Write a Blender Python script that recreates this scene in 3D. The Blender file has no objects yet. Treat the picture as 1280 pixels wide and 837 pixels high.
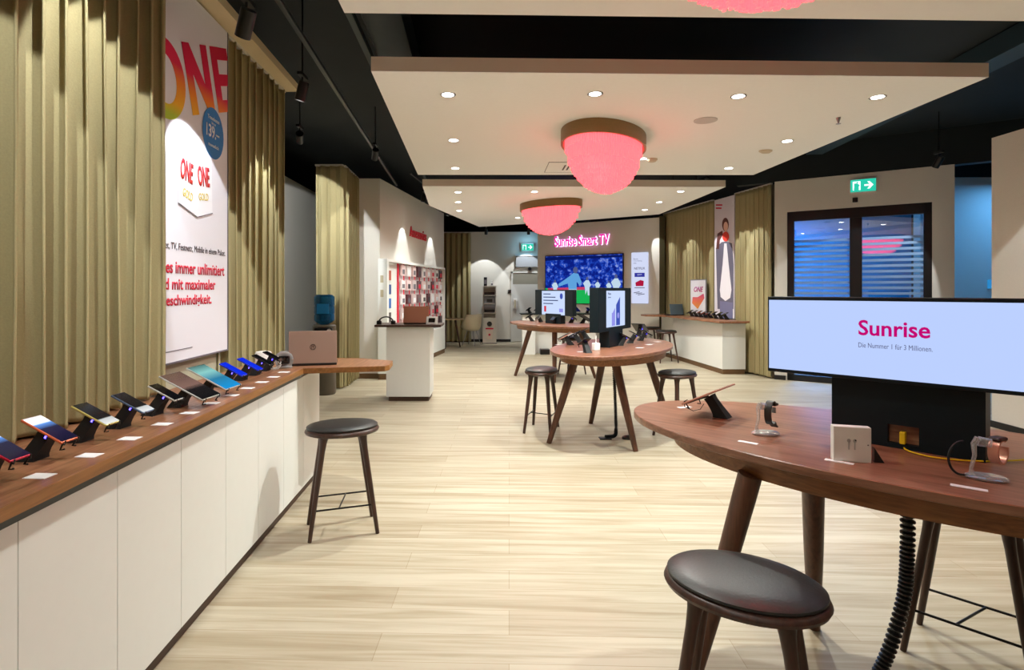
import bpy, bmesh, math, random
from mathutils import Vector, Matrix
random.seed(7)
PI = math.pi
C = bpy.context.scene.collection
sc = bpy.context.scene
# ------------------------------------------------------------------ camera, world, exposure
F, PX, PY, CAMH = 710.0, 615.0, 362.0, 1.5
cam = bpy.data.cameras.new('camera'); co = bpy.data.objects.new('camera', cam); C.objects.link(co)
co.location = (0, 0, CAMH); co.rotation_euler = (PI/2, 0, 0)
cam.sensor_width = 36; cam.lens = 36*F/1280
cam.shift_x = (640-PX)/1280; cam.shift_y = -(418.5-PY)/1280
cam.clip_start = 0.05; cam.clip_end = 100
sc.camera = co
w = bpy.data.worlds.new('world'); sc.world = w; w.use_nodes = True
w.node_tree.nodes['Background'].inputs[0].default_value = (0.05, 0.10, 0.2, 1)
w.node_tree.nodes['Background'].inputs[1].default_value = 0.3
sc.view_settings.view_transform = 'Standard'; sc.view_settings.look = 'None'
sc.view_settings.gamma = 1; sc.view_settings.use_curve_mapping = False
sc.view_settings.exposure = 0.98
DOWN_W, TRACK_W = 39.0, 42.0

def at(px, py, z):                       # image point -> point on the horizontal plane z
    Y = (CAMH-z)*F/(py-PY)
    return Vector(((px-PX)/F*Y, Y, z))
def up_at(px, py, z):
    return at(px, py, z)

# ------------------------------------------------------------------ materials
def srgb(r, g, b):
    f = lambda c: (c/255/12.92) if c/255 <= .04045 else ((c/255+.055)/1.055)**2.4
    return (f(r), f(g), f(b), 1)
MATS = {}
def mat(name, col, rough=.5, metal=0, emit=None, es=0, spec=.5, noise=0.0, nscale=40, bump=0, trans=0, sheen=0, coat=0):
    if name in MATS: return MATS[name]
    m = bpy.data.materials.new(name); m.use_nodes = True; MATS[name] = m
    nt = m.node_tree; b = nt.nodes['Principled BSDF']
    c = srgb(*col)
    b.inputs['Base Color'].default_value = c
    b.inputs['Roughness'].default_value = rough; b.inputs['Metallic'].default_value = metal
    b.inputs['Specular IOR Level'].default_value = spec
    b.inputs['Transmission Weight'].default_value = trans
    b.inputs['Coat Weight'].default_value = coat
    if emit: b.inputs['Emission Color'].default_value = srgb(*emit); b.inputs['Emission Strength'].default_value = es
    if noise or bump:
        tc = nt.nodes.new('ShaderNodeTexCoord'); n = nt.nodes.new('ShaderNodeTexNoise')
        n.inputs['Scale'].default_value = nscale; n.inputs['Detail'].default_value = 4
        nt.links.new(tc.outputs['Object'], n.inputs['Vector'])
        if noise:
            mx = nt.nodes.new('ShaderNodeMix'); mx.data_type = 'RGBA'
            mx.inputs[6].default_value = [v*(1-noise) for v in c[:3]]+[1]; mx.inputs[7].default_value = [min(1, v*(1+noise)) for v in c[:3]]+[1]
            nt.links.new(n.outputs['Fac'], mx.inputs[0]); nt.links.new(mx.outputs[2], b.inputs['Base Color'])
        if bump:
            bp = nt.nodes.new('ShaderNodeBump'); bp.inputs['Strength'].default_value = bump; bp.inputs['Distance'].default_value = .002
            nt.links.new(n.outputs['Fac'], bp.inputs['Height']); nt.links.new(bp.outputs[0], b.inputs['Normal'])
    return m
def wood(name, c1, c2, rough=.35, axis=0, scale=1.0, rot=0):
    if name in MATS: return MATS[name]
    m = bpy.data.materials.new(name); m.use_nodes = True; MATS[name] = m
    nt = m.node_tree; N = nt.nodes.new; L = nt.links.new; b = nt.nodes['Principled BSDF']
    tc = N('ShaderNodeTexCoord'); mp = N('ShaderNodeMapping')
    s = [22*scale]*3; s[axis] = 1.6*scale
    mp.inputs['Scale'].default_value = s; mp.inputs['Rotation'].default_value = (0, 0, rot)
    L(tc.outputs['Object'], mp.inputs[0])
    n = N('ShaderNodeTexNoise'); n.inputs['Scale'].default_value = 2.2; n.inputs['Detail'].default_value = 8; n.inputs['Roughness'].default_value = .62
    n.inputs['Distortion'].default_value = .5
    L(mp.outputs[0], n.inputs['Vector'])
    r = N('ShaderNodeValToRGB'); r.color_ramp.elements[0].position = .33; r.color_ramp.elements[1].position = .68
    r.color_ramp.elements[0].color = srgb(*c1); r.color_ramp.elements[1].color = srgb(*c2)
    L(n.outputs['Fac'], r.inputs[0]); L(r.outputs[0], b.inputs['Base Color'])
    b.inputs['Roughness'].default_value = rough
    return m
def emis(name, col, st=1.0):
    if name in MATS: return MATS[name]
    m = bpy.data.materials.new(name); m.use_nodes = True; MATS[name] = m
    nt = m.node_tree; nt.nodes.clear()
    e = nt.nodes.new('ShaderNodeEmission'); o = nt.nodes.new('ShaderNodeOutputMaterial')
    e.inputs[0].default_value = srgb(*col); e.inputs[1].default_value = st*(.51 if st < 2 else 1)
    nt.links.new(e.outputs[0], o.inputs[0]); return m
def ramp_mat(name, axis, stops, emission=0, rough=.4, coord='Object', base=True):
    m = bpy.data.materials.new(name); m.use_nodes = True; MATS[name] = m
    nt = m.node_tree; N = nt.nodes.new; L = nt.links.new; b = nt.nodes['Principled BSDF']
    tc = N('ShaderNodeTexCoord'); sx = N('ShaderNodeSeparateXYZ'); L(tc.outputs[coord], sx.inputs[0])
    r = N('ShaderNodeValToRGB'); el = r.color_ramp.elements
    lo, hi = stops[0][0], stops[-1][0]
    mr = N('ShaderNodeMapRange'); mr.inputs[1].default_value = lo; mr.inputs[2].default_value = hi
    L(sx.outputs[axis], mr.inputs[0]); L(mr.outputs[0], r.inputs[0])
    el[0].position = 0; el[0].color = srgb(*stops[0][1]); el[1].position = 1; el[1].color = srgb(*stops[-1][1])
    for p, c in stops[1:-1]:
        e = el.new((p-lo)/(hi-lo)); e.color = srgb(*c)
    b.inputs['Roughness'].default_value = rough
    if base: L(r.outputs[0], b.inputs['Base Color'])
    else: b.inputs['Base Color'].default_value = (.01, .01, .01, 1)
    if emission: L(r.outputs[0], b.inputs['Emission Color']); b.inputs['Emission Strength'].default_value = emission
    return m

M_wall = mat('wall_paint', (224, 220, 210), .85, noise=.04, nscale=60, bump=.15)
M_wallg = mat('wall_paint_olive', (206, 200, 176), .85, noise=.04, nscale=60)
M_panel = mat('panel_white', (246, 245, 242), .8, noise=.02, nscale=30)
M_panel_edge = mat('panel_edge', (248, 240, 222), .8)
M_black = mat('ceiling_black', (22, 30, 34), .75, noise=.3, nscale=2)
M_duct = mat('duct_dark', (50, 62, 64), .55, noise=.2, nscale=6)
M_cab = mat('cabinet_white', (232, 234, 230), .55, noise=.015, nscale=20)
M_kick = wood('kick_wood', (52, 32, 22), (74, 48, 32), .5, 1)
M_skirt = mat('skirting_black', (24, 22, 20), .5)
M_skirtb = wood('skirting_brown', (92, 66, 40), (120, 88, 54), .5, 0)
M_walnut = wood('walnut', (116, 74, 50), (168, 118, 86), .33, 1, 1.0)
M_walnutx = wood('walnut_x', (116, 74, 50), (168, 118, 86), .33, 0, 1.0)
M_edge = wood('walnut_edge', (112, 68, 34), (150, 98, 54), .45, 0, 1.5)
M_leg = wood('leg_wood', (52, 33, 26), (78, 50, 38), .4, 2)
M_legt = wood('table_leg_wood', (70, 43, 30), (104, 66, 46), .4, 2)
M_leather = mat('black_leather', (38, 38, 38), .42, noise=.2, nscale=120, bump=.4)
M_blk = mat('black_plastic', (16, 17, 19), .35)
M_blkm = mat('black_matte', (14, 17, 20), .6, noise=.15, nscale=30)
M_teal = mat('screen_casing', (5, 20, 26), .5, noise=.2, nscale=30, spec=.3)
M_met = mat('dark_metal', (28, 26, 26), .4, metal=.6)
M_wht = mat('white_plastic', (235, 235, 232), .4)
M_card = mat('card_white', (238, 238, 240), .6, noise=.01)
M_silver = mat('silver', (170, 170, 172), .3, metal=.9)
M_laptop = mat('laptop_shell', (176, 148, 134), .45, metal=.35)
M_lapback = mat('laptop_logo', (52, 42, 40), .35, metal=.4)
M_poster = mat('poster_print', (232, 230, 238), .7)
M_red = mat('print_red', (214, 26, 60), .6)
M_grey = mat('print_grey', (110, 104, 112), .6)
M_led = emis('led_blue', (70, 60, 255), 6)
M_lamp = emis('downlight_glow', (255, 250, 240), 14)
def clear_mat():
    m = bpy.data.materials.new('clear_acrylic'); m.use_nodes = True; nt = m.node_tree; nt.nodes.clear(); N = nt.nodes.new; L = nt.links.new
    t = N('ShaderNodeBsdfTransparent'); g = N('ShaderNodeBsdfGlossy'); g.inputs['Roughness'].default_value = .06; d = N('ShaderNodeBsdfDiffuse'); d.inputs[0].default_value = srgb(220, 224, 226)
    fr = N('ShaderNodeLayerWeight'); fr.inputs[0].default_value = .35; a = N('ShaderNodeMixShader'); a.inputs[0].default_value = .45; b = N('ShaderNodeMixShader'); o = N('ShaderNodeOutputMaterial')
    mr = N('ShaderNodeMapRange'); mr.inputs[3].default_value = .28; mr.inputs[4].default_value = .95; L(fr.outputs['Facing'], mr.inputs[0])
    L(g.outputs[0], a.inputs[1]); L(d.outputs[0], a.inputs[2]); L(mr.outputs[0], b.inputs[0]); L(t.outputs[0], b.inputs[1]); L(a.outputs[0], b.inputs[2]); L(b.outputs[0], o.inputs[0]); return m
M_clear = clear_mat()
M_brass = mat('lamp_brass', (142, 112, 70), .42, metal=.35, noise=.1, nscale=60)

def fabric_mat():
    m = mat('curtain_fabric', (166, 154, 112), .9, noise=.14, nscale=160, bump=.3); return m
M_cur = fabric_mat()

def floor_mat():
    m = bpy.data.materials.new('oak_floor'); m.use_nodes = True
    nt = m.node_tree; N = nt.nodes.new; L = nt.links.new; b = nt.nodes['Principled BSDF']
    tc = N('ShaderNodeTexCoord'); mp = N('ShaderNodeMapping'); mp.inputs['Rotation'].default_value = (0, 0, .03)
    L(tc.outputs['Object'], mp.inputs[0])
    br = N('ShaderNodeTexBrick'); br.offset = .37; br.inputs['Scale'].default_value = 1
    br.inputs['Brick Width'].default_value = 1.5; br.inputs['Row Height'].default_value = .19
    br.inputs['Mortar Size'].default_value = .0016; br.inputs['Mortar Smooth'].default_value = .3
    br.inputs['Color1'].default_value = srgb(196, 187, 166); br.inputs['Color2'].default_value = srgb(182, 170, 147)
    br.inputs['Mortar'].default_value = srgb(166, 150, 122); br.inputs['Bias'].default_value = -.1
    L(mp.outputs[0], br.inputs[0])
    mp2 = N('ShaderNodeMapping'); mp2.inputs['Scale'].default_value = (.55, 11, 1); L(mp.outputs[0], mp2.inputs[0])
    n = N('ShaderNodeTexNoise'); n.inputs['Scale'].default_value = 1.7; n.inputs['Detail'].default_value = 7; n.inputs['Roughness'].default_value = .6; n.inputs['Distortion'].default_value = .7
    L(mp2.outputs[0], n.inputs['Vector'])
    r = N('ShaderNodeValToRGB'); r.color_ramp.elements[0].position = .34; r.color_ramp.elements[0].color = srgb(196, 180, 152)
    r.color_ramp.elements[1].position = .6; r.color_ramp.elements[1].color = (1, 1, 1, 1)
    L(n.outputs['Fac'], r.inputs[0])
    mx = N('ShaderNodeMix'); mx.data_type = 'RGBA'; mx.blend_type = 'MULTIPLY'; mx.inputs[0].default_value = .62
    L(br.outputs['Color'], mx.inputs[6]); L(r.outputs[0], mx.inputs[7]); L(mx.outputs[2], b.inputs['Base Color'])
    b.inputs['Roughness'].default_value = .5
    return m

# ------------------------------------------------------------------ mesh helpers
class MB:
    def __init__(s): s.bm = bmesh.new()
    def box(s, x0, x1, y0, y1, z0, z1, M=None):
        co_ = [(x, y, z) for x in (x0, x1) for y in (y0, y1) for z in (z0, z1)]
        v = [s.bm.verts.new((M @ Vector(c)) if M else c) for c in co_]
        for f in ((0,1,3,2), (4,6,7,5), (0,4,5,1), (2,3,7,6), (0,2,6,4), (1,5,7,3)): s.bm.faces.new([v[i] for i in f])
        return s
    def prism(s, pts, z0, z1, M=None):
        T = (lambda c: M @ Vector(c)) if M else (lambda c: c)
        a = [s.bm.verts.new(T((p[0], p[1], z0))) for p in pts]; b = [s.bm.verts.new(T((p[0], p[1], z1))) for p in pts]
        n = len(pts)
        s.bm.faces.new(a[::-1]); s.bm.faces.new(b)
        for i in range(n): s.bm.faces.new([a[i], a[(i+1) % n], b[(i+1) % n], b[i]])
        return s
    def rings(s, rings, cap0=True, cap1=True):
        prev = None; first = None
        for r in rings:
            cur = [s.bm.verts.new(p) for p in r]
            if prev:
                n = len(cur)
                for i in range(n): s.bm.faces.new([prev[i], prev[(i+1) % n], cur[(i+1) % n], cur[i]])
            else: first = cur
            prev = cur
        if cap0: s.bm.faces.new(first[::-1])
        if cap1: s.bm.faces.new(prev)
        return s
    def ering(s, prof, a, b, n=48, cap0=True, cap1=True, c=(0, 0)):
        return s.rings([[Vector((c[0]+(a+d)*math.cos(2*PI*i/n), c[1]+(b+d)*math.sin(2*PI*i/n), z)) for i in range(n)] for d, z in prof], cap0, cap1)
    def tube(s, pts, rad, n=10, sq=1.0):
        pts = [Vector(p) for p in pts]
        if not isinstance(rad, (list, tuple)): rad = [rad]*len(pts)
        rs = []; up = None
        for i, p in enumerate(pts):
            d = (pts[min(i+1, len(pts)-1)]-pts[max(i-1, 0)]).normalized()
            if up is None:
                up = Vector((0, 0, 1)) if abs(d.z) < .9 else Vector((1, 0, 0))
            x = d.cross(up).normalized(); y = x.cross(d).normalized(); up = y
            rs.append([p+(x*math.cos(2*PI*k/n)+y*sq*math.sin(2*PI*k/n))*rad[i] for k in range(n)])
        return s.rings(rs)
    def build(s, name, m, parent=None, smooth=False, bevel=0, M=None):
        bmesh.ops.recalc_face_normals(s.bm, faces=s.bm.faces)
        me = bpy.data.meshes.new(name); s.bm.to_mesh(me); s.bm.free()
        o = bpy.data.objects.new(name, me); C.objects.link(o); me.materials.append(m)
        if smooth:
            for p in me.polygons: p.use_smooth = True
            me.set_sharp_from_angle(angle=math.radians(38))
        if bevel:
            bv = o.modifiers.new('bevel', 'BEVEL'); bv.width = bevel; bv.segments = 2; bv.limit_method = 'ANGLE'
        if parent: o.parent = parent
        if M is not None: o.matrix_local = M
        return o
def tag(o, label, cat, group=None, kind=None):
    if label: o['label'] = label
    if cat: o['category'] = cat
    if group: o['group'] = group
    if kind: o['kind'] = kind
    return o
def thing(name, label, cat, loc=(0,0,0), rz=0, group=None, M=None):
    o = bpy.data.objects.new(name, None); C.objects.link(o); o.empty_display_size = .1
    if M is not None: o.matrix_world = M
    else: o.location = loc; o.rotation_euler = (0, 0, rz)
    return tag(o, label, cat, group)
def struct(o): o['kind'] = 'structure'; return o
def dup(root, loc, rz, label=None, group=None, name=None):
    r = root.copy(); C.objects.link(r); r.location = loc; r.rotation_euler = (0, 0, rz)
    if label: r['label'] = label
    if group: r['group'] = group
    for ch in list(root.children):
        c = ch.copy(); C.objects.link(c); c.parent = r
        for g in ch.children:
            d = g.copy(); C.objects.link(d); d.parent = c
    return r
def frame(origin, right, up=(0, 0, 1)):          # local x = right, y = up, z = out of the surface
    x = Vector(right).normalized(); y = Vector(up); z = x.cross(y).normalized(); y = z.cross(x)
    M = Matrix((x, y, z)).transposed().to_4x4(); M.translation = Vector(origin); return M
def text(body, name, m, parent, x, y, h=None, wd=None, z=.002, ext=.001, bold=.0, rot=0, align='L', clip=None, shear=0, space=1.0):
    cu = bpy.data.curves.new('t', 'FONT'); cu.body = body; cu.extrude = 0; cu.offset = bold; cu.space_character = space; cu.shear = shear
    cu.resolution_u = 3
    o = bpy.data.objects.new('t', cu); C.objects.link(o)
    bpy.context.view_layer.update()
    me = bpy.data.meshes.new_from_object(o.evaluated_get(bpy.context.evaluated_depsgraph_get()))
    bpy.data.objects.remove(o)
    xs = [v.co.x for v in me.vertices]; ys = [v.co.y for v in me.vertices]
    x0, x1, y0, y1 = min(xs), max(xs), min(ys), max(ys)
    sy = h/(y1-y0) if h else wd/(x1-x0); sx = wd/(x1-x0) if wd else sy
    W = (x1-x0)*sx; ox = {'L': 0, 'C': -W/2, 'R': -W}[align]
    ca, sa = math.cos(rot), math.sin(rot)
    for v in me.vertices:
        a = (v.co.x-x0)*sx+ox; b = (v.co.y-y0)*sy
        v.co = (x+a*ca-b*sa, y+a*sa+b*ca, z)
    bm = bmesh.new(); bm.from_mesh(me)
    if clip: bmesh.ops.bisect_plane(bm, geom=bm.verts[:]+bm.edges[:]+bm.faces[:], plane_co=(clip, 0, 0), plane_no=(1, 0, 0), clear_outer=True)
    r = bmesh.ops.extrude_face_region(bm, geom=bm.faces[:])
    for e in r['geom']:
        if isinstance(e, bmesh.types.BMVert): e.co.z += ext
    bm.to_mesh(me); bm.free()
    me.name = name; o = bpy.data.objects.new(name, me); C.objects.link(o); me.materials.clear(); me.materials.append(m); o.parent = parent
    return o
def flat(pts, name, m, parent, z=.002, t=.001):
    return MB().prism(pts, z, z+t).build(name, m, parent)
def rect(x0, x1, y0, y1): return [(x0, y0), (x1, y0), (x1, y1), (x0, y1)]
def disc(cx, cy, rx, ry=None, n=28): ry = ry or rx; return [(cx+rx*math.cos(2*PI*i/n), cy+ry*math.sin(2*PI*i/n)) for i in range(n)]
def spot(name, loc, target, W, ang, blend=.3, r=.03, col=(1, .93, .84), parent=None):
    l = bpy.data.lights.new(name, 'SPOT'); l.energy = W; l.spot_size = math.radians(ang); l.spot_blend = blend; l.shadow_soft_size = r; l.color = col
    o = bpy.data.objects.new(name, l); C.objects.link(o); o.location = loc
    d = Vector(target)-Vector(loc); o.rotation_euler = d.to_track_quat('-Z', 'Y').to_euler()
    if parent:
        bpy.context.view_layer.update()
        o.parent = parent; o.matrix_parent_inverse = parent.matrix_world.inverted()
    return o
def wallseg(name, A, B, z0, z1, th, m, kind=True):
    A = Vector((A[0], A[1], 0)); B = Vector((B[0], B[1], 0)); d = (B-A).normalized(); n = Vector((-d.y, d.x, 0))*th
    b = MB(); b.prism([(A.x, A.y), (B.x, B.y), (B.x+n.x, B.y+n.y), (A.x+n.x, A.y+n.y)], z0, z1)
    o = b.build(name, m)
    return struct(o) if kind else o
# ================================================================== SETTING
fl = MB().box(-6, 11, -2.8, 18, -.1, 0).build('floor', floor_mat()); struct(fl)
struct(MB().box(-6, 11, -2.8, 18, 3.85, 3.95).build('ceiling', M_black))
struct(MB().box(-6.1, -6, -2.8, 18, 0, 3.85).build('wall_outer_left', M_black))
struct(MB().box(11, 11.1, -2.8, 18, 0, 3.85).build('wall_outer_right', M_black))
struct(MB().box(-6, 11, 18, 18.1, 0, 3.85).build('wall_outer_back', M_black))
struct(MB().box(-6, 11, -2.9, -2.8, 0, 3.85).build('wall_rear', M_wall))
# left wall behind curtains and the big poster
LX = lambda y, L: -L - .0323*y
wallseg('wall_left', (LX(-2.8, 1.82), -2.8), (LX(5.33, 1.82), 5.33), 0, 3.34, .12, M_wallg)
p = MB().prism([(LX(-2.8, 1.86), -2.8), (LX(-2.8, 1.645), -2.8), (LX(5.34, 1.645), 5.34), (LX(5.34, 1.86), 5.34)], 3.36, 3.425)
struct(p.build('trim_1', mat('pelmet_beige', (206, 188, 150), .7)))
# dark recess left, beyond the first curtain
wallseg('wall_recess', (-3.42, 7.0), (-3.42, 12.5), 0, 3.38, .1, M_wall)
wallseg('wall_recess_back', (-3.42, 12.5), (-1.6, 12.5), 0, 3.38, .1, M_wall)
# accessories wall block
AW0, AW1 = Vector((-1.90, 9.62, 0)), Vector((-1.19, 14.05, 0))
b = MB(); b.prism([(-2.30, 9.62), (-1.90, 9.62), (-1.19, 14.05), (-1.55, 14.05)], 0, 3.385)
struct(b.build('wall_accessories', M_wall))
b = MB(); b.prism([(-2.30, 9.60), (-1.885, 9.60), (-1.875, 9.75), (-2.30, 9.75)], 0, .085)
struct(b.build('baseboard_accessories', M_skirtb))
# back wall left part
struct(MB().box(-2.4, 1.6, 16.4, 16.55, 0, 3.17).build('wall_back', M_wall))
struct(MB().box(-2.4, .54, 16.36, 16.4, 0, .075).build('baseboard_back', M_skirt))
# tv wall
TV0, TV1 = Vector((1.19, 14.8, 0)), Vector((3.87, 13.1, 0)); tvd = (TV1-TV0).normalized()
wallseg('wall_television', TV0, TV1, 0, 3.168, .35, M_wall)
struct(MB().prism([(3.86, 13.1), (3.98, 13.1), (4.2, 13.6), (3.95, 13.6)], 0, 3.2).build('wall_column', mat('column_olive', (86, 80, 52), .8)))
# right curtain wall
RC0, RC1 = Vector((4.05, 13.4, 0)), Vector((4.70, 9.55, 0)); rcd = (RC1-RC0).normalized(); rcn = Vector((-rcd.y, rcd.x, 0))
if rcn.x < 0: rcn = -rcn
a0, a1 = RC0+rcn*.14-rcd*.15, RC1+rcn*.14
struct(MB().prism([(a0.x, a0.y), (a1.x, a1.y), (a1.x+.1, a1.y), (a0.x+.1, a0.y)], 0, 3.30).build('wall_right_back', M_wallg))
struct(MB().box(3.9, 4.75, 13.6, 13.75, 0, 3.85).build('wall_corner', M_black))
struct(MB().prism([(a0.x, a0.y-.2), (a1.x, a1.y), (a1.x+.1, a1.y), (a0.x+.1, a0.y)], 3.30, 3.85).build('wall_upper_right', M_black))
# door wall (with opening)
DW0, DW1 = Vector((4.74, 9.53, 0)), Vector((6.67, 8.19, 0)); dwd = (DW1-DW0).normalized(); dwl = (DW1-DW0).length
MD = frame(DW0, dwd)
def dpos(px):                            # distance along the door wall of an image column
    k = (px-PX)/F; return (k*DW0.y-DW0.x)/(dwd.x-k*dwd.y)
d0, d1 = dpos(983.8), dpos(1165.2)
DH = 2.79
b = MB(); b.prism([(0, 0), (d0, 0), (d0, DH), (d1, DH), (d1, 0), (dwl, 0), (dwl, 3.31), (0, 3.31)], -.18, 0)
struct(b.build('wall_door', M_wall, M=MD))
b = MB(); b.box(0, d0-.02, 0, .075, 0, .012); struct(b.build('baseboard_door', M_skirt, M=MD))
# blue lit wall to the right and the near right wall
struct(MB().box(6.9, 9.4, 9.15, 9.3, 0, 3.31).build('wall_passage', M_wall))
struct(MB().prism([(5.48, 6.23), (5.50, -2.8), (5.9, -2.8), (5.9, 6.23)], 0, 3.162).build('wall_right', M_wall))
struct(MB().prism([(5.466, 6.24), (5.486, -2.8), (5.5, -2.8), (5.48, 6.24)], 0, .07).build('baseboard_right', M_skirt))

b = MB(); b.box(-.6, dwl+4.5, 3.31, 3.85, -.18, -.02); struct(b.build('wall_lightblock_door', M_black, M=MD))  # black bulkhead added to keep blue street light off the ceiling
struct(MB().box(6.5, 9.4, 9.15, 9.3, 3.31, 3.85).build('wall_lightblock_passage', M_black))  # same added light block over the passage wall
# ------------------------------------------------------------------ double glass door
door = MB()
fw = .10
door.box(d0, d0+fw, 0, DH, -.10, -.02); door.box(d1-fw, d1, 0, DH, -.10, -.02); door.box(d0, d1, DH-.16, DH, -.10, -.02)
dm0, dm1 = dpos(1062), dpos(1077.5); door.box(dm0, dm1, 0, DH-.16, -.10, -.02); door.box(d0, d1, 0, .1, -.10, -.02)
dr = door.build('door_1', mat('door_frame_black', (14, 15, 18), .35), M=MD, bevel=.004); struct(dr)
def glass_mat():
    m = bpy.data.materials.new('door_glass'); m.use_nodes = True; nt = m.node_tree; nt.nodes.clear(); N = nt.nodes.new
    t = N('ShaderNodeBsdfTransparent'); g = N('ShaderNodeBsdfGlossy'); g.inputs['Roughness'].default_value = .01
    t.inputs[0].default_value = (.75, .85, .95, 1); mx = N('ShaderNodeMixShader'); mx.inputs[0].default_value = .22
    o = N('ShaderNodeOutputMaterial'); L = nt.links.new
    L(t.outputs[0], mx.inputs[1]); L(g.outputs[0], mx.inputs[2]); L(mx.outputs[0], o.inputs[0]); return m
MG = glass_mat()
for k, (x0, x1) in enumerate(((d0+fw, dm0), (dm1, d1-fw))):
    g = MB().box(x0, x1, .1, DH-.16, -.064, -.056).build('glass_pane', MG, dr)
    s = MB()
    for i in range(16): s.box(x0, x1, 1.0+i*.085, 1.0+i*.085+.04, -.0555, -.0545)
    fm = mat('frosted_stripe', (150, 190, 225), .5, trans=.3); s.build('frosted_stripes', fm, g)
b = MB().box(dm0-.05, dm0-.03, .95, 1.25, -.02, .03).box(dm1+.03, dm1+.05, .95, 1.25, -.02, .03); b.build('door_handle', M_silver, dr)
# street side: blue evening light behind the glass
so = MB().box(5.2, 9.6, 13.0, 13.1, 0, 3.8).build('wall_street', mat('street_facade', (60, 150, 185), .7, noise=.5, nscale=.6)); struct(so)
for x, y, e in ((6.6, 11.4, 170), (8.3, 8.3, 16)):
    l = bpy.data.lights.new('blue_street_light', 'AREA'); l.energy = e; l.color = (.12, .45, 1); l.size = 1.0
    o = bpy.data.objects.new('blue_street_light', l); C.objects.link(o); o.location = (x, y, 3.25 if y > 9 else 3.2)
# sensor and exit sign over the door
def on_door(px, py):
    t = dpos(px); P = DW0+dwd*t; return t, CAMH+(PY-py)*P.y/F
t, z = on_door(1069, 250)
s = MB().box(t-.035, t+.035, z-.035, z+.035, 0, .04).build('motion_sensor', M_blk, M=MD, bevel=.006); tag(s, 'small black motion sensor on wall above the glass double door', 'sensor')
M_green = emis('exit_green', (40, 190, 160), 1.15); M_white_e = emis('exit_white', (225, 255, 248), 1.5)
def exit_sign(M, wd, hh, label, dep=.04):
    r = thing('exit_sign', label, 'exit sign', M=M)
    MB().box(-wd/2-.008, wd/2+.008, -hh/2-.008, hh/2+.008, 0, dep).build('housing', M_wht, r)
    MB().box(-wd/2, wd/2, -hh/2, hh/2, dep, dep+.003).build('green_panel', M_green, r)
    k = hh; z = dep+.004
    b = MB(); ox = -wd*.24
    # door outline with running figure
    b.prism([(ox-.30*k, -.36*k), (ox-.30*k, .36*k), (ox+.24*k, .36*k), (ox+.24*k, -.36*k), (ox+.08*k, -.36*k), (ox+.14*k, -.05*k), (ox+.02*k, .2*k), (ox-.2*k, .2*k), (ox-.2*k, -.36*k)], z, z+.001)
    b.build('door_symbol', M_white_e, r)
    f = MB(); f.prism(disc(ox+.02*k, .26*k, .06*k), z+.0012, z+.002)
    f.prism([(ox-.12*k, .12*k), (ox+.06*k, .17*k), (ox+.2*k, 0), (ox+.16*k, -.04*k), (ox+.06*k, .06*k), (ox+.02*k, -.06*k), (ox+.14*k, -.2*k), (ox+.12*k, -.36*k), (ox+.05*k, -.34*k), (ox+.04*k, -.22*k), (ox-.06*k, -.12*k), (ox-.12*k, -.28*k), (ox-.26*k, -.28*k), (ox-.26*k, -.22*k), (ox-.16*k, -.2*k), (ox-.1*k, -.02*k), (ox-.06*k, .08*k), (ox-.14*k, .06*k)], z+.0012, z+.002)
    f.build('running_figure', M_green, r)
    ax = wd*.22
    a = MB(); a.prism([(ax-.3*k, -.07*k), (ax+.05*k, -.07*k), (ax-.1*k, -.3*k), (ax+.06*k, -.3*k), (ax+.32*k, 0), (ax+.06*k, .3*k), (ax-.1*k, .3*k), (ax+.05*k, .07*k), (ax-.3*k, .07*k)], z, z+.001)
    a.build('arrow', M_white_e, r); return r
t, z = on_door(1079, 232)
exit_sign(frame(DW0+dwd*t+Vector((0, 0, z)), dwd), .33, .19, 'green lit exit sign with arrow on wall above the glass double door')
bp = MB().box(7.98, 8.18, 9.125, 9.15, 1.52, 1.66).build('wall_display', emis('blue_display', (50, 150, 220), .8)); tag(bp, 'small blue glowing panel on the blue-lit passage wall', 'wall panel')

# ------------------------------------------------------------------ hanging ceiling panels
def cpanel(pts, label, z0=3.0, th=.1):
    r = thing('ceiling_panel', label, 'ceiling panel', (0, 0, z0))
    MB().prism(pts, .004, th).build('edge_frame', M_panel_edge, r)
    MB().prism(pts, 0, .004).build('underside', M_panel, r)
    return r
P1 = [(-.68, -2.4), (3.55, -2.4), (3.62, 3.19), (-.80, 3.08)]
P2 = [at(463.8, 88.8, 3), at(1236, 96.4, 3), at(941.7, 218.6, 3), at(522.5, 218.4, 3)]
P3 = [at(528, 232.5, 3), at(907, 233.6, 3), at(824, 267.8, 3), at(722, 275.6, 3), at(599, 283.4, 3), at(536.6, 257, 3)]
cpanel(P1, 'white ceiling panel nearest the viewer with a pink lamp at top')
cpanel(P2, 'large white ceiling panel in the middle with the biggest whole pink lamp')
cpanel(P3, 'white ceiling panel at the back over the farthest round table')
# black ceiling ducts, bars and tracks
def bar(name, A, B, w_, h_, m, label, cat, group=None):
    A = Vector(A); B = Vector(B); d = (B-A); L = d.length; d.normalize(); x = d.cross(Vector((0, 0, 1))).normalized(); z = x.cross(d)
    M = Matrix((x, d, z)).transposed().to_4x4(); M.translation = A
    o = MB().box(-w_/2, w_/2, 0, L, -h_/2, h_/2).build(name, m, M=M, bevel=.004)
    if cat: tag(o, label, cat, group)
    return o
bar('ventilation_duct', (-.62, -2, 3.68), (-.98, 9.2, 3.68), .3, .3, M_duct, 'long dark ventilation duct under the black ceiling beside the panels', 'duct')
bar('cable_tray', (-1.0, 3.6, 3.47), (-1.22, 12, 3.47), .05, .06, M_duct, 'thin dark cable tray running beside the middle ceiling panel', 'cable tray')
bar('ceiling_beam', (-2.4, 3.9, 3.72), (5.5, 4.1, 3.72), .18, .2, M_duct, 'dark beam crossing between the two nearest ceiling panels', 'beam')
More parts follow.
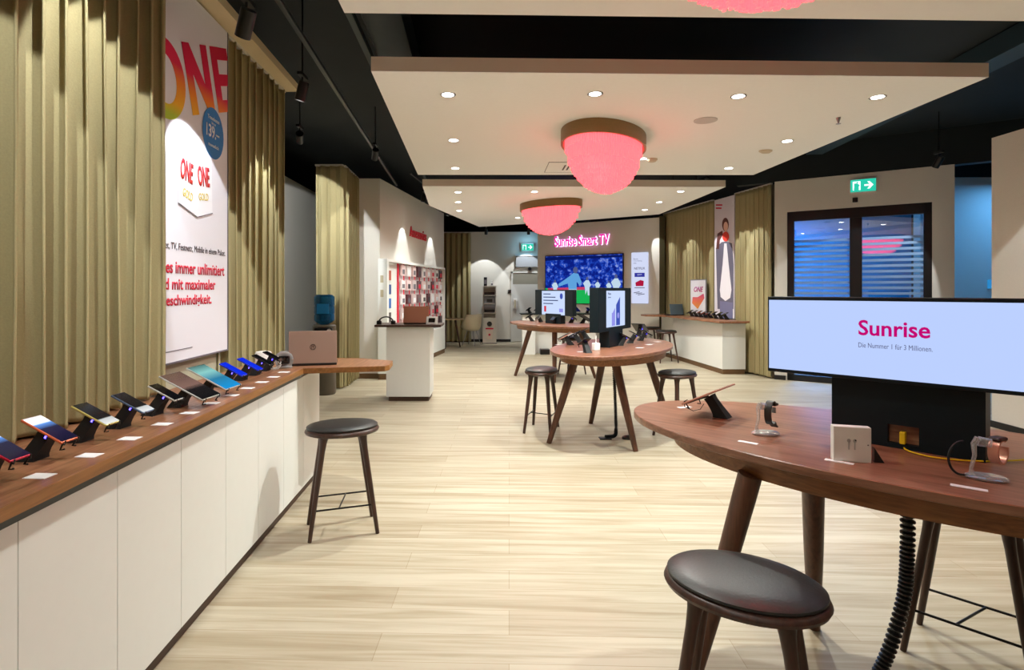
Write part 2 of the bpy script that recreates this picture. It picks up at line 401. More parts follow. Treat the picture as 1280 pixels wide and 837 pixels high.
bar('ceiling_beam', (4.2, -1, 3.74), (5.1, 9, 3.74), .25, .2, mat('duct_blue', (40, 62, 76), .6), 'blue-grey beam on the black ceiling above the right wall', 'beam')
TR = lambda y: -1.18-.012*y
M_trk = mat('track_grey', (70, 74, 76), .4, metal=.5)
trk = bar('light_track', (TR(.5), .5, 3.32), (-1.66, 9.9, 3.32), .035, .03, M_trk, 'long ceiling track holding black spotlights above the left counter', 'light track')
bar('light_track', (-1.66+.3, 9.5, 3.45), (-.85, 14.2, 3.45), .035, .03, M_trk, 'black ceiling track beside the accessories wall', 'light track')

tgroup = 'track spotlights'
def track_spot(P, T, label, W=None, ang=46, blend=.12, r=.012):
    P = Vector(P); T = Vector(T); d = (T-P).normalized()
    th = thing('track_spotlight', label, 'spotlight', P)
    q = d.to_track_quat('-Z', 'Y').to_matrix().to_4x4()
    MB().prism([(-.02, -.07), (-.008, -.07), (.02, -.07), (.02, .07), (-.02, .07)], .10, .125).build('mount', M_blk, th); MB().tube([(0, 0, 0), (0, 0, 3.86-P.z)], .007, 8).build('stem', M_blk, th)
    h = MB(); h.ering([(0, .06), (0, -.09), (-.006, -.09), (-.006, -.075)], .042, .042, 20, True, False)
    h.build('head', M_blk, th, smooth=True, M=q)
    g = MB(); g.ering([(0, -.072), (0, -.076)], .035, .035, 20); g.build('lens', M_lamp, th, M=q)
    spot('spot_light', P+d*.1, T, W or TRACK_W, ang, blend, r, (.94, .98, 1), th)
    return th
for px, py, Y, T, lab in ((308, 26, 3.1, (-1.86, 3.62, 2.0), 'nearest black track spotlight beside the large ONE poster'),
        (378, 112, 4.6, (-1.9, 4.75, 1.9), 'black track spotlight beside the end of the first left curtain'),):
    P = Vector(((px-PX)/F*Y, Y, CAMH+(PY-py)*Y/F)); track_spot(P, T, lab)
track_spot((TR(1.9)+.1, 1.95, 3.2), (-1.78, 2.6, 1.9), 'black track spotlight above the near left counter')
track_spot((TR(1.0)+.1, 1.0, 3.2), (-1.75, 1.75, 1.9), 'black track spotlight over the nearest phones')
track_spot((-1.5, 7.3, 3.25), (-2.15, 9.25, 1.7), 'far black track spotlight aimed at the dark curtain by the water cooler')
track_spot((-2.2, 6.5, 3.25), (-3.4, 10.2, 1.6), 'added black spotlight brightening the recess left of the dark curtain', 130, 50)  # extra lamp, added to brighten the recess wall

_ad = (AW1-AW0).normalized(); _an = Vector((_ad.y, -_ad.x, 0))
def _awp(px, off, z):
    k = (px-PX)/F; O = AW0+_an*off; t = (k*O.y-O.x)/(_ad.x-k*_ad.y); return AW0+_ad*t+_an*off+Vector((0, 0, z))
for px_, lb in ((503, 'black track spotlight left of the red Accessories lettering'), (538, 'black track spotlight right of the red Accessories lettering')):
    P_ = _awp(px_, .0, 0)+_an*.42+Vector((0, 0, 3.25)); track_spot(P_, _awp(px_, 0, 1.9)+_an*.05, lb, 30, 50)
track_spot((-.16, 15.5, 3.10), (-.25, 16.35, 1.2), 'black track spotlight over the coffee tower', 40, 60)
track_spot((1.0, 15.5, 3.10), (.95, 16.35, 1.2), 'black track spotlight over the white back door', 42, 64)
for i, (px, T) in enumerate(((838, .12), (851, .35), (873, .62), (903, .84), (945, .93))):
    tgt = RC0+(RC1-RC0)*T; Pp = tgt-rcn*.9+Vector((0, 0, 3.32))+rcd*(-.2)
    track_spot(Pp, tgt+Vector((0, 0, 2.0)), ('black spotlight beside the far corner of the right curtains', 'black spotlight over the laptop end of the right counter', 'black spotlight over the framed poster on the right counter', 'black spotlight in front of the tall coat poster', 'black spotlight nearest the end of the right curtains')[i], 45, 34)
track_spot((5.9, 7.5, 3.2), (5.55, 9.0, 1.0), 'black ceiling spotlight before the glass door', 50, 60)
track_spot((4.75, 4.6, 3.3), (5.5, 5.3, 1.2), 'black ceiling spotlight by the near right wall', 50, 60)

# downlights
def downlight_proto():
    r = thing('downlight', '', 'downlight', (0, 0, 3.0), 0, 'recessed downlights')
    MB().ering([(0, -.004), (.0, 0), (-.014, 0), (-.014, -.004)], .06, .06, 24, False, False).build('trim_ring', M_wht, r)
    MB().ering([(0, -.001), (0, -.003)], .045, .045, 20).build('lens', M_lamp, r)
    return r
dl0 = downlight_proto(); used = [False]
def downlight(x, y, label, W=1.0, light=True):
    if not used[0]: o = dl0; o.location = (x, y, 3.0); o['label'] = label; used[0] = True
    else: o = dup(dl0, (x, y, 3.0), 0, label)
    spot('down_light', (x, y, 2.985), (x, y, 0), DOWN_W*W, 138, .8, .025, (.98, 1, .93), o)
g2 = [(560, 118, 'front left corner of the middle panel'), (744, 117, 'middle panel, straight in front of the big pink lamp'), (923, 120, 'middle panel near the round speaker'), (1097, 121, 'middle panel near its front right corner'),
      (567, 175, 'middle panel, second along its left edge'), (984, 176, 'middle panel right side, halfway back'), (569, 210, 'middle panel, last along its left edge'), (911, 210, 'middle panel, rear right corner'), (803, 198, 'middle panel, just right of the big pink lamp')]
for (px, py, s), W_ in zip(g2, (1.7, 4.0, 2.2, 1.3, .4, .45, .5, .4, .2)): q = at(px, py, 3); downlight(q.x, q.y, 'small recessed downlight in the '+s, W_)
g3 = [(572.5, 240, 'front left corner of the back panel'), (572.5, 252.5, 'back panel, second along its left edge'), (574, 263, 'back panel, third along its left edge'), (668, 239.5, 'back panel front edge, left of the far pink lamp'),
      (851, 239, 'back panel front edge at right'), (824, 252.5, 'back panel right side, second from the front'), (806, 262, 'back panel right side, third from the front'), (647, 272, 'back panel, just left of the far pink lamp')]
for (px, py, s), W_ in zip(g3, (1.7, 1.2, 1.4, 2.4, 2.4, 1.3, 2.2, 2.2)): q = at(px, py, 3); downlight(q.x, q.y, 'small recessed downlight in the '+s, W_)
for x, y, s in ((-.35, 2.3, 'left edge'), (-.35, .4, 'left edge behind the viewer'), (3.2, .4, 'right edge'), (.6, -1.2, 'rear')):
    downlight(x, y, 'small round recessed downlight in the nearest ceiling panel, '+s, (1.35 if y > 2 else .6) if x < 0 else .35)
# other ceiling fittings
q = at(882, 150, 3); o = MB().ering([(0, -.006), (0, 0)], .10, .10, 32).build('ceiling_speaker', mat('grille_grey', (196, 192, 188), .8, noise=.1, nscale=300), M=Matrix.Translation(q)); tag(o, 'flat round grey speaker grille in the middle ceiling panel', 'speaker')
q = at(815, 198.5, 3)
o = MB().ering([(0, 0), (0, -.015), (-.02, -.035), (-.04, -.035)], .06, .06, 24).build('smoke_detector', mat('cream_plastic', (205, 190, 165), .5), M=Matrix.Translation(q), smooth=True); tag(o, 'small round smoke detector right of the big pink lamp', 'smoke detector')
q = at(957, 188, 3)
o = MB().ering([(0, 0), (0, -.012), (-.03, -.03)], .07, .05, 24).build('smoke_detector', mat('cream_plastic', (205, 190, 165), .5), M=Matrix.Translation(q), smooth=True); tag(o, 'small flat detector near the right edge of the middle ceiling panel', 'smoke detector')
q = at(704, 209, 3); vn = thing('ceiling_vent', 'square air vent with black slots behind the big pink lamp', 'vent', q)
MB().box(-.2, .2, -.28, .28, -.004, 0).build('plate', M_panel, vn); b = MB()
b.box(-.205, .205, -.285, -.28, -.005, 0).box(-.205, .205, .28, .285, -.005, 0).box(-.205, -.2, -.28, .28, -.005, 0).box(.2, .205, -.28, .28, -.005, 0).build('gap', M_skirt, vn)
b = MB(); b.box(.0, .02, -.14, .14, -.006, -.004).box(.05, .07, -.14, .14, -.006, -.004).build('slots', M_skirt, vn)
q = at(1048, 147, 3); o = MB().ering([(0, 0), (-.005, -.02), (-.015, -.05), (0, -.052), (0, -.055)], .02, .02, 12).build('sprinkler', M_silver, M=Matrix.Translation(q)); tag(o, 'tiny sprinkler head at right of the middle ceiling panel', 'sprinkler')

# ------------------------------------------------------------------ pink rod lamps
def rod_mat():
    m = bpy.data.materials.new('pink_glass_rods'); m.use_nodes = True; nt = m.node_tree; nt.nodes.clear(); N = nt.nodes.new; L = nt.links.new
    e = N('ShaderNodeEmission'); e.inputs[0].default_value = srgb(255, 128, 140); e.inputs[1].default_value = .34
    t = N('ShaderNodeBsdfTranslucent'); t.inputs[0].default_value = srgb(255, 168, 170); d = N('ShaderNodeBsdfPrincipled'); d.inputs['Base Color'].default_value = srgb(250, 170, 170); d.inputs['Roughness'].default_value = .25
    a = N('ShaderNodeMixShader'); a.inputs[0].default_value = .5; b = N('ShaderNodeAddShader'); o = N('ShaderNodeOutputMaterial')
    L(t.outputs[0], a.inputs[1]); L(d.outputs[0], a.inputs[2]); L(a.outputs[0], b.inputs[0]); L(e.outputs[0], b.inputs[1]); L(b.outputs[0], o.inputs[0]); return m
M_rod = rod_mat()
M_redglow = emis('red_tint_glow', (255, 20, 50), 2.2)
def make_lamp():
    r = thing('rod_chandelier', '', 'ceiling lamp', (0, 0, 3), 0, 'pink rod ceiling lamps')
    A, B = .62, .38
    b = MB(); b.ering([(-.03, -.0), (0, 0), (0, -.125), (-.02, -.125), (-.02, -.02)], A, B, 72, False, False); b.build('brass_ring', M_brass, r, smooth=True)
    MB().ering([(0, -.012), (0, -.022)], A-.03, B-.03, 48).build('top_plate', mat('lamp_inner', (230, 120, 120), .5), r)
    b = MB(); b.ering([(-.055, -.03), (-.035, -.03), (-.035, -.05), (-.055, -.05)], A, B, 64, False, False); b.build('red_tint_ring', M_redglow, r)  # hidden glowing ring, added to tint the rod tops red
    b = MB()
    for k in range(13):
        f = 1-k/13.0
        a_, b_ = (A-.045)*f, (B-.045)*f
        per = PI*(3*(a_+b_)-math.sqrt((3*a_+b_)*(a_+3*b_))); n = max(6, int(per/.029))
        low = -.11-.45*math.sqrt(max(0, 1-f*f*.97))
        for i in range(n):
            t = 2*PI*(i+.5*(k % 2))/n; x, y = a_*math.cos(t), b_*math.sin(t)
            jl = low+random.uniform(-.008, .008)
            b.rings([[Vector((x+.0085*math.cos(2*PI*j/6), y+.0085*math.sin(2*PI*j/6), z)) for j in range(6)] for z in (-.03, jl)])
    o = b.build('glass_rods', M_rod, r, smooth=True); o['kind'] = 'stuff'
    return r
lamp = make_lamp()
def lamp_light(r, x, y):
    l = bpy.data.lights.new('pink_light', 'POINT'); l.energy = 13; l.color = (1, .40, .38); l.shadow_soft_size = .12
    o = bpy.data.objects.new('pink_light', l); C.objects.link(o); o.location = (0, 0, -.13); o.parent = r
L1 = (1.09, 5.5)
lamp.location = (1.09, 5.52, 3); lamp.rotation_euler = (0, 0, math.radians(62)); lamp['label'] = 'big pink glass rod lamp with brass ring under the middle ceiling panel'; 
l2 = dup(lamp, (1.0, 9.75, 3), math.radians(-46), 'smaller-looking pink glass rod lamp under the back ceiling panel')
l3 = dup(lamp, (1.02, 1.80, 3), math.radians(-46), 'pink glass rod lamp cut off by the top edge of the picture')
for l_ in (lamp, l2, l3): lamp_light(l_, 0, 0)

# ------------------------------------------------------------------ curtains
def curtain(name, A, B, z0, z1, side, label, period=.125, amp=.05, ph=0, rail=True):
    A = Vector((A[0], A[1], 0)); B = Vector((B[0], B[1], 0)); d = B-A; L = d.length; d.normalize(); n = Vector((-d.y, d.x, 0))*side
    N_ = int(L/period*14); cols = []
    rnd = random.Random(hash(name+label) % 999 if False else int(L*1000))
    nf = int(L/period)+3; amps = [rnd.uniform(.65, 1.15) for _ in range(nf)]; offs = [rnd.uniform(-.18, .18) for _ in range(nf)]
    bm = bmesh.new(); zs = [z0, z0+.02, z0+.5, z0+1.1, z0+1.8, z1-.35, z1-.08, z1]
    grid = []
    for i in range(N_+1):
        s = i/N_*L; u = s/period+ph; k = int(u); fr = u-k
        a = amps[k % nf]*(1-fr)+amps[(k+1) % nf]*fr
        col = []
        for j, z in enumerate(zs):
            t = (z-z0)/(z1-z0)
            wv = math.sin(2*PI*u+offs[k % nf]*math.sin(PI*fr)*2)
            sharp = math.copysign(abs(wv)**.7, wv)
            am = amp*a*(1.0+.15*math.sin(3*t+k))
            p = A+d*(s+ .022*math.sin(4*PI*u+.5)*(1) + .012*math.sin(2.1*t*2+k*1.7)*(1-t))+n*(am*sharp)
            col.append(bm.verts.new((p.x, p.y, z)))
        grid.append(col)
    for i in range(N_):
        for j in range(len(zs)-1): bm.faces.new([grid[i][j], grid[i+1][j], grid[i+1][j+1], grid[i][j+1]])
    me = bpy.data.meshes.new(name); bm.to_mesh(me); bm.free(); me.materials.append(M_cur)
    for p in me.polygons: p.use_smooth = True
    o = bpy.data.objects.new('drape', me); C.objects.link(o)
    so_ = o.modifiers.new('thickness', 'SOLIDIFY'); so_.thickness = .004
    r = thing(name, label, 'curtain', (0, 0, 0)); o.parent = r
    if rail:
        b = MB(); q = n*.02
        b.prism([(A.x-q.x, A.y-q.y), (B.x-q.x, B.y-q.y), (B.x+q.x, B.y+q.y), (A.x+q.x, A.y+q.y)], z1, z1+.025); b.build('curtain_rail', mat('rail_white', (200, 196, 186), .4), r)
    return r
curtain('curtain', (-1.655, .6), (-1.735, 3.02), .96, 3.335, 1, 'olive green curtain nearest the viewer behind the phones on the left', period=.118)
curtain('curtain', (-1.935, 4.0), (-1.945, 5.3), .10, 3.335, 1, 'olive green curtain between the ONE poster and the silver laptop', period=.125, amp=.045)
curtain('curtain', (-2.66, 8.55), (-2.24, 8.55), .03, 3.36, 1, 'olive curtain facing the viewer behind the blue water cooler', period=.14, amp=.04)
curtain('curtain', (-2.235, 8.6), (-2.26, 9.58), .03, 3.36, 1, 'olive curtain turning the corner beside the accessories wall', period=.12, amp=.04)
curtain('curtain', (-1.40, 16.2), (-.62, 16.2), .03, 3.12, 1, 'olive curtain in the back left corner behind the cream chair', period=.155, amp=.05)
def rc_t(px):
    k = (px-PX)/F; d = RC1-RC0; return (k*RC0.y-RC0.x)/(d.x-k*d.y)
ta, tb = rc_t(892), rc_t(919)
Q = lambda t: RC0+(RC1-RC0)*t
curtain('curtain', Q(0), Q(ta), .03, 3.27, 1, 'olive curtain behind the laptop and framed poster on the right counter', period=.13, amp=.045)
curtain('curtain', Q(tb), Q(1.0), .03, 3.27, 1, 'olive curtain between the tall coat poster and the glass door', period=.13, amp=.05)

# ------------------------------------------------------------------ big ONE poster (left)
MP = frame((-1.945, 0, 0), (0.0323*-1, 1, 0))
MP = frame((-1.87, 3.3, 0), (-.0323, 1, 0))
po = thing('wall_poster', 'tall white ONE poster with blue 139 bubble hanging between the left curtains', 'poster', M=MP)
K = 1.0
def pp(px, py):                        # image point -> poster plane coordinates
    k = (px-PX)/F; ux, uy = -.0323, 1.0; nn = math.hypot(ux, uy); ux /= nn; uy /= nn
    t = (k*3.3+1.87)/(ux-k*uy); Y = 3.3+uy*t
    return t, CAMH+(PY-py)*Y/F
pr = pp(284, 400)[0]; zb = pp(284, 436)[1]
MB().box(-.85, pr, zb, 3.34, -.02, 0).build('poster_sheet', M_poster, po)
b = MB(); b.box(pr, pr+.008, zb-.01, 3.34, -.02, .004).box(-.85, pr, zb-.01, zb, -.02, .004).build('poster_rim', M_grey, po)
NL = pp(240.7, 144); rot = math.radians(19.5)
M_one = ramp_mat('one_gradient', 1, [(2.52, (190, 215, 60)), (2.60, (250, 190, 40)), (2.74, (250, 140, 40)), (2.84, (228, 30, 80)), (3.2, (205, 20, 60))], rough=.6)
cr, sr = math.cos(rot), math.sin(rot)
def letter(polys, ox, oy, w_, h_, nm='large_letter'):
    b = MB()
    for P in polys:
        b.prism([(ox+(x*w_)*cr-(y*h_)*sr, oy+(x*w_)*sr+(y*h_)*cr) for x, y in P], .002, .003)
    bmesh.ops.bisect_plane(b.bm, geom=b.bm.verts[:]+b.bm.edges[:]+b.bm.faces[:], plane_co=(pr, 0, 0), plane_no=(1, 0, 0), clear_outer=True)
    return b.build(nm, M_one, po)
n_o = 40; outer = [(.5+.5*math.cos(2*PI*i/n_o), .5+.5*math.sin(2*PI*i/n_o)) for i in range(n_o)]; inner = [(.5+.27*math.cos(2*PI*i/n_o), .5+.31*math.sin(2*PI*i/n_o)) for i in range(n_o)]
letter([[outer[i], outer[(i+1) % n_o], inner[(i+1) % n_o], inner[i]] for i in range(n_o)], NL[0]-.50*cr+.01, NL[1]-.50*sr-.01, .46, .46)
letter([[(0, 0), (.27, 0), (.27, .60), (.27, 1), (0, 1)], [(.73, 0), (1, 0), (1, 1), (.73, 1), (.73, .4)], [(.27, 1), (.27, .58), (.73, 0), (.73, .42)]], NL[0], NL[1], .33, .425)
letter([[(0, 0), (.34, 0), (.34, 1), (0, 1)], [(.34, 0), (1, 0), (1, .19), (.34, .19)], [(.34, .41), (.9, .41), (.9, .59), (.34, .59)], [(.34, .81), (1, .81), (1, 1), (.34, 1)]], NL[0]+.385*cr, NL[1]+.385*sr, .27, .425)
bc = pp(266, 167)
flat(disc(bc[0], bc[1], .155, .172), 'price_bubble', mat('bubble_blue', (50, 130, 205), .6), po, .004)
M_pw = mat('print_white', (238, 242, 248), .6)
text('139.–', 'bubble_text', M_pw, po, bc[0]-.01, bc[1]-.035, h=.085, wd=.19, z=.0055, bold=.02, align='C')
text('Treuebonus', 'bubble_text', M_pw, po, bc[0], bc[1]+.085, wd=.17, h=.026, z=.0055, bold=.01, align='C')
text('bis zu', 'bubble_text', M_pw, po, bc[0], bc[1]+.057, h=.018, z=.0055, align='C')
text('monatlich', 'bubble_text', M_pw, po, bc[0], bc[1]-.095, wd=.15, h=.024, z=.0055, bold=.01, align='C')
# white box printed with the same word twice
a = pp(224, 222); b_ = pp(246, 228); c_ = pp(263, 232); bt = pp(246, 272); bl = pp(222, 254); brr = pp(265, 267)
flat([bl, bt, brr, (c_[0], c_[1]+.32), (b_[0], b_[1]+.30), (a[0]-.02, a[1]+.30)], 'printed_box', mat('print_box', (244, 244, 250), .7), po, .002)
flat([bl, bt, (bt[0], bt[1]+.006), (bl[0], bl[1]+.006)], 'box_edge', M_grey, po, .0045)
flat([bt, brr, (brr[0], brr[1]+.006), (bt[0], bt[1]+.006)], 'box_edge', M_grey, po, .0045)
M_one2 = ramp_mat('one_gradient_small', 1, [(2.15, (230, 60, 40)), (2.40, (214, 20, 70))], rough=.6)
text('ONE', 'box_text', M_one2, po, a[0], a[1]+.0, h=.13, wd=.15, rot=math.radians(-6), z=.005, bold=.03)
text('ONE', 'box_text', M_one2, po, b_[0]+.01, b_[1]-.02, h=.13, wd=.16, rot=math.radians(6), z=.005, bold=.03)
M_yel = mat('print_yellow', (225, 200, 60), .6)
text('GOLD', 'box_text', M_yel, po, a[0]+.03, a[1]-.1, h=.05, wd=.12, rot=math.radians(-10), z=.005)
text('GOLD', 'box_text', M_yel, po, b_[0]+.02, b_[1]-.11, h=.045, wd=.13, rot=math.radians(8), z=.005)
M_dk = mat('print_dark', (70, 62, 66), .6)
x_, z_ = pp(281, 321); text('Internet, TV, Festnetz, Mobile in einem Paket.', 'poster_text', M_dk, po, x_, z_, wd=.9, h=.045, align='R')
x_, z_ = pp(280, 345); text('Alles immer unlimitiert', 'poster_text', M_red, po, x_, z_, wd=.87, h=.075, align='R', bold=.02)
x_, z_ = pp(269, 362); text('und mit maximaler', 'poster_text', M_red, po, x_, z_, wd=.73, h=.068, align='R', bold=.02)
x_, z_ = pp(264, 383); text('Geschwindigkeit.', 'poster_text', M_red, po, x_, z_, wd=.63, h=.085, align='R', bold=.02)
x_, z_ = pp(240, 434); flat(rect(x_-.5, x_, z_, z_+.004), 'poster_line', M_grey, po)

# ------------------------------------------------------------------ left counter
CT = .95
FX = lambda y: -1.235-.0323*y
ys = [4.55-.43*i for i in range(10)]
cabp = None
for i in range(9):
    y1, y0 = ys[i], ys[i+1]
    r = thing('cabinet', ('white base cabinet under the left counter, '+('at its far end by the stool', 'second from the far end', 'third from the far end', 'fourth from the far end', 'fifth from the far end', 'sixth from the far end', 'nearest one fully in view', 'cut by the left edge of the picture', 'outside the left edge of the picture')[i]), 'cabinet', (FX(y0), y0, 0), math.atan(.0323), 'white cabinets under the left counter')
    MB().box(-.46, -.02, 0, .43, .07, CT-.075).build('body', M_cab, r)
    MB().box(-.02, 0, .0015, .4285, .072, CT-.077).build('door', M_cab, r, bevel=.001)
    MB().box(-.46, -.03, 0, .43, 0, .07).build('plinth', M_kick, r)
TXL = lambda y: -1.195-.0323*y
ed_ = [(TXL(.5), .5), (TXL(3.98), 3.98), (-.775, 4.10), (-.755, 4.16), (-.775, 4.42), (-.7725, 4.4215), (-.7515, 4.16), (-.7735, 4.097), (TXL(3.98)+.003, 3.977), (TXL(.5)+.003, .5)]
wt = thing('worktop', 'long walnut worktop on the left counter with laptop arm at far end', 'worktop', (0, 0, 0))
top = [(TXL(.5), .5), (TXL(3.98), 3.98), (-.775, 4.10), (-.755, 4.16), (-.775, 4.42), (-1.05, 4.57), (-1.82, 4.6), (LX(.5, 1.70), .5)]
MB().prism(top, CT-.038, CT).build('board', M_walnut, wt, bevel=.002)
MB().prism(ed_, CT-.038, CT-.0015).build('edge_band', wood('edge_golden', (128, 84, 38), (160, 108, 56), .45, 1), wt)
top2 = [(TXL(.5)-.035, .5), (TXL(4.0)-.035, 4.02), (-1.43, 4.54), (-1.78, 4.56), (LX(.5, 1.68), .5)]
MB().prism(top2, CT-.075, CT-.038).build('shadow_gap_strip', M_blk, wt)

# ------------------------------------------------------------------ demo devices
M_scr = mat('screen_black', (12, 12, 16), .08, spec=.8)
M_scrbrown = ramp_mat('screen_brown', 0, [(-.12, (70, 52, 48)), (0, (96, 74, 68)), (.03, (20, 18, 20)), (.12, (14, 14, 16))], .25, .1)
M_scrteal = ramp_mat('screen_teal', 0, [(-.12, (40, 70, 70)), (-.05, (100, 150, 150)), (.02, (30, 90, 120)), (.12, (10, 110, 170))], .3, .12)
M_scrwp = ramp_mat('screen_wallpaper', 0, [(-.08, (20, 22, 30)), (-.062, (235, 235, 240)), (-.04, (200, 215, 235)), (-.03, (60, 100, 160)), (-.005, (14, 16, 44)), (.08, (10, 10, 30))], .7, .1)
M_scrgr = ramp_mat('screen_grey_foot', 0, [(-.08, (24, 24, 26)), (.035, (20, 20, 22)), (.04, (150, 155, 158)), (.07, (170, 175, 178)), (.08, (30, 30, 30))], .4, .1)
M_scrbl = emis('screen_bright_blue', (20, 50, 230), 1.0)
def make_stand(wide=.05):
    r = thing('display_stand', '', 'display stand')
    b = MB()
    prof = [(-.055, .036, wide*.62, 0), (-.05, .032, wide*.58, .012), (-.03, .024, wide*.48, .04), (-.008, .019, wide*.42, .07), (.004, .02, wide*.42, .088)]
    rs = []
    for cx, hx, hy, z in prof:
        tl = .25*z if z > .03 else 0
        rs.append([Vector((cx+sx*hx*.9+0, sy*hy, z-(tl*sx*.6))) for sx, sy in ((-1, -1), (-.6, -1.08), (.6, -1.08), (1, -1), (1, 1), (.6, 1.08), (-.6, 1.08), (-1, 1))])
    b.rings(rs); b.build('pedestal', M_blkm, r, smooth=True)
    b = MB(); b.tube([(.014, -.023, .078), (.012, -.0225, .0785)], .005, 10); b.build('status_light', M_led, r)
    return r
TILT = math.radians(27)
def clip_bracket(r, L_, wd, cx=.008, cz=.098):
    c, s = math.cos(TILT), math.sin(TILT); b = MB()
    for sy in (-1, 1):
        ex, ez = cx+L_/2*c, cz-L_/2*s
        b.tube([(ex-.03*c, sy*wd*.38, ez+.03*s-.006), (ex+.004, sy*wd*.38, ez-.006), (ex+.006, sy*wd*.36, ez+.006)], .0028, 6)
        b.tube([(ex-.004, sy*wd*.38, ez-.006), (ex-.014, sy*wd*.34, ez-.024), (ex-.001, sy*wd*.30, ez-.022)], .003, 6)
    b.tube([(ex-.03*c, -wd*.38, ez+.03*s-.006), (ex-.03*c, wd*.38, ez+.03*s-.006)], .003, 6)
    b.tube([(cx-.0, 0, cz-.010), (ex-.03*c, 0, ez+.03*s-.006)], .004, 6)
    return b.build('clip', M_blk, r)
def make_device(name, cat, wd, L_, body, scr, thick=.008, cx=.008, cz=.098):
    r = thing(name, '', cat)
    M = Matrix.Translation((cx, 0, cz)) @ Matrix.Rotation(TILT, 4, 'Y')
    MB().box(-L_/2, L_/2, -wd/2, wd/2, -thick/2, thick/2).build('body', body, r, M=M, bevel=.003)
    MB().box(-L_/2+.003, L_/2-.003, -wd/2+.003, wd/2-.003, thick/2, thick/2+.0006).build('screen', scr, r, M=M)
    return r
body = {n: mat('shell_'+n, c, .35, metal=.3) for n, c in dict(red=(200, 30, 60), orange=(232, 120, 80), gold=(205, 190, 110), grey=(90, 110, 140), silver=(190, 190, 186), blue=(30, 50, 220), black=(20, 20, 24), pink=(205, 150, 130)).items()}
st0 = make_stand(); st_used = [False]
def stand_at(x, y, z, rz, label, L_=.15, wd=.07):
    r = dup(st0, (x, y, z), rz, label, 'black device stands')
    clip_bracket(r, L_, wd)
    return r
rows = [  # px, py of the foot on the counter, kind
 (-4, 600, .072, .150, 'red', M_scrwp, 'red-framed phone cut by the left picture edge', 'smartphone'),
 (60, 574, .072, .155, 'orange', M_scrwp, 'orange-framed phone with white and navy screen', 'smartphone'),
 (117, 551, .072, .150, 'gold', M_scrgr, 'gold-framed phone on the left counter', 'smartphone'),
 (164, 534, .072, .150, 'grey', M_scrgr, 'grey-blue framed phone next to the gold-framed phone', 'smartphone'),
 (205, 518, .066, .140, 'silver', M_scr, 'black phone just before the brown-screened tablet', 'smartphone'),
 (236, 508, .155, .235, 'silver', M_scrbrown, 'silver tablet with brown screen on the left counter', 'tablet'),
 (266, 494.5, .155, .235, 'silver', M_scrteal, 'silver tablet with teal screen on the left counter', 'tablet'),
 (290, 483, .068, .150, 'blue', M_scrbl, 'bright blue phone directly behind the teal tablet', 'smartphone'),
 (311, 475, .068, .150, 'blue', M_scrbl, 'bright blue phone second behind the teal tablet', 'smartphone'),
 (327, 468.5, .062, .135, 'black', M_scr, 'black phone second from the far end of the left counter', 'smartphone'),
 (340, 463, .062, .135, 'black', M_scr, 'black phone farthest along the left counter', 'smartphone')]
cards = [(50, 595), (112, 569), (162, 548), (203, 530), (236.6, 516), (264, 504), (289, 494), (309.4, 485), (327.5, 477.5), (342, 471), (355, 465)]
for i, (px, py, wd, L_, bk, scr, lab, cat) in enumerate(rows):
    q = at(px, py, CT); rz = math.radians(-4)
    d = make_device(cat, cat, wd, L_, body[bk], scr); d.location = (q.x, q.y, CT); d.rotation_euler = (0, 0, rz); tag(d, lab, cat)
    s_ = stand_at(q.x, q.y, CT, rz, 'black stand under the '+lab, L_, wd)
    c = at(*cards[i], CT); o = MB().box(-.034, .034, -.024, .024, 0, .0015).build('price_card', M_card, M=Matrix.Translation((c.x, c.y, CT)) @ Matrix.Rotation(-.05, 4, 'Z'))
    tag(o, 'price card before the '+lab, 'price card', 'white price cards')
# watch case, white speaker
q = at(355, 459.5, CT)
r = thing('watch_case', 'clear acrylic case holding a black smartwatch beside the silver laptop', 'watch display', (q.x, q.y, CT), .2)
MB().ering([(0, 0), (0, .012)], .055, .05, 24).build('base', M_clear, r, smooth=True)
MB().box(-.04, .04, -.03, .03, .03, .085).build('watch', M_scr, r, bevel=.008)
b = MB(); b.tube([(.048*math.cos(t/10*2*PI), 0, .056+.048*math.sin(t/10*2*PI)) for t in range(11)], .007, 8, 2.5); b.build('clear_holder', mat('frost_clear', (215, 215, 220), .15, trans=.6), r, smooth=True)
q = at(347, 461, CT)
r = thing('smartwatch', 'white-strapped smartwatch leaning beside the clear watch case', 'smartwatch', (q.x-.01, q.y-.03, CT), .5)
b = MB(); b.tube([(.034*math.cos(t/12*2*PI), 0, .044+.042*math.sin(t/12*2*PI)) for t in range(13)], .005, 8, 2.4); b.build('strap', M_wht, r, smooth=True)
MB().box(-.04, -.028, -.018, .018, .03, .07).build('case', M_blk, r, bevel=.004)
q = at(333, 456, CT)
o = MB().ering([(-.012, 0), (0, .012), (0, .085), (-.006, .095), (-.03, .1)], .058, .058, 32).build('round_speaker', mat('speaker_cream', (226, 222, 216), .5), M=Matrix.Translation((q.x-.03, q.y+.02, CT)), smooth=True); tag(o, 'white round box behind the black phones near the laptop', 'speaker')

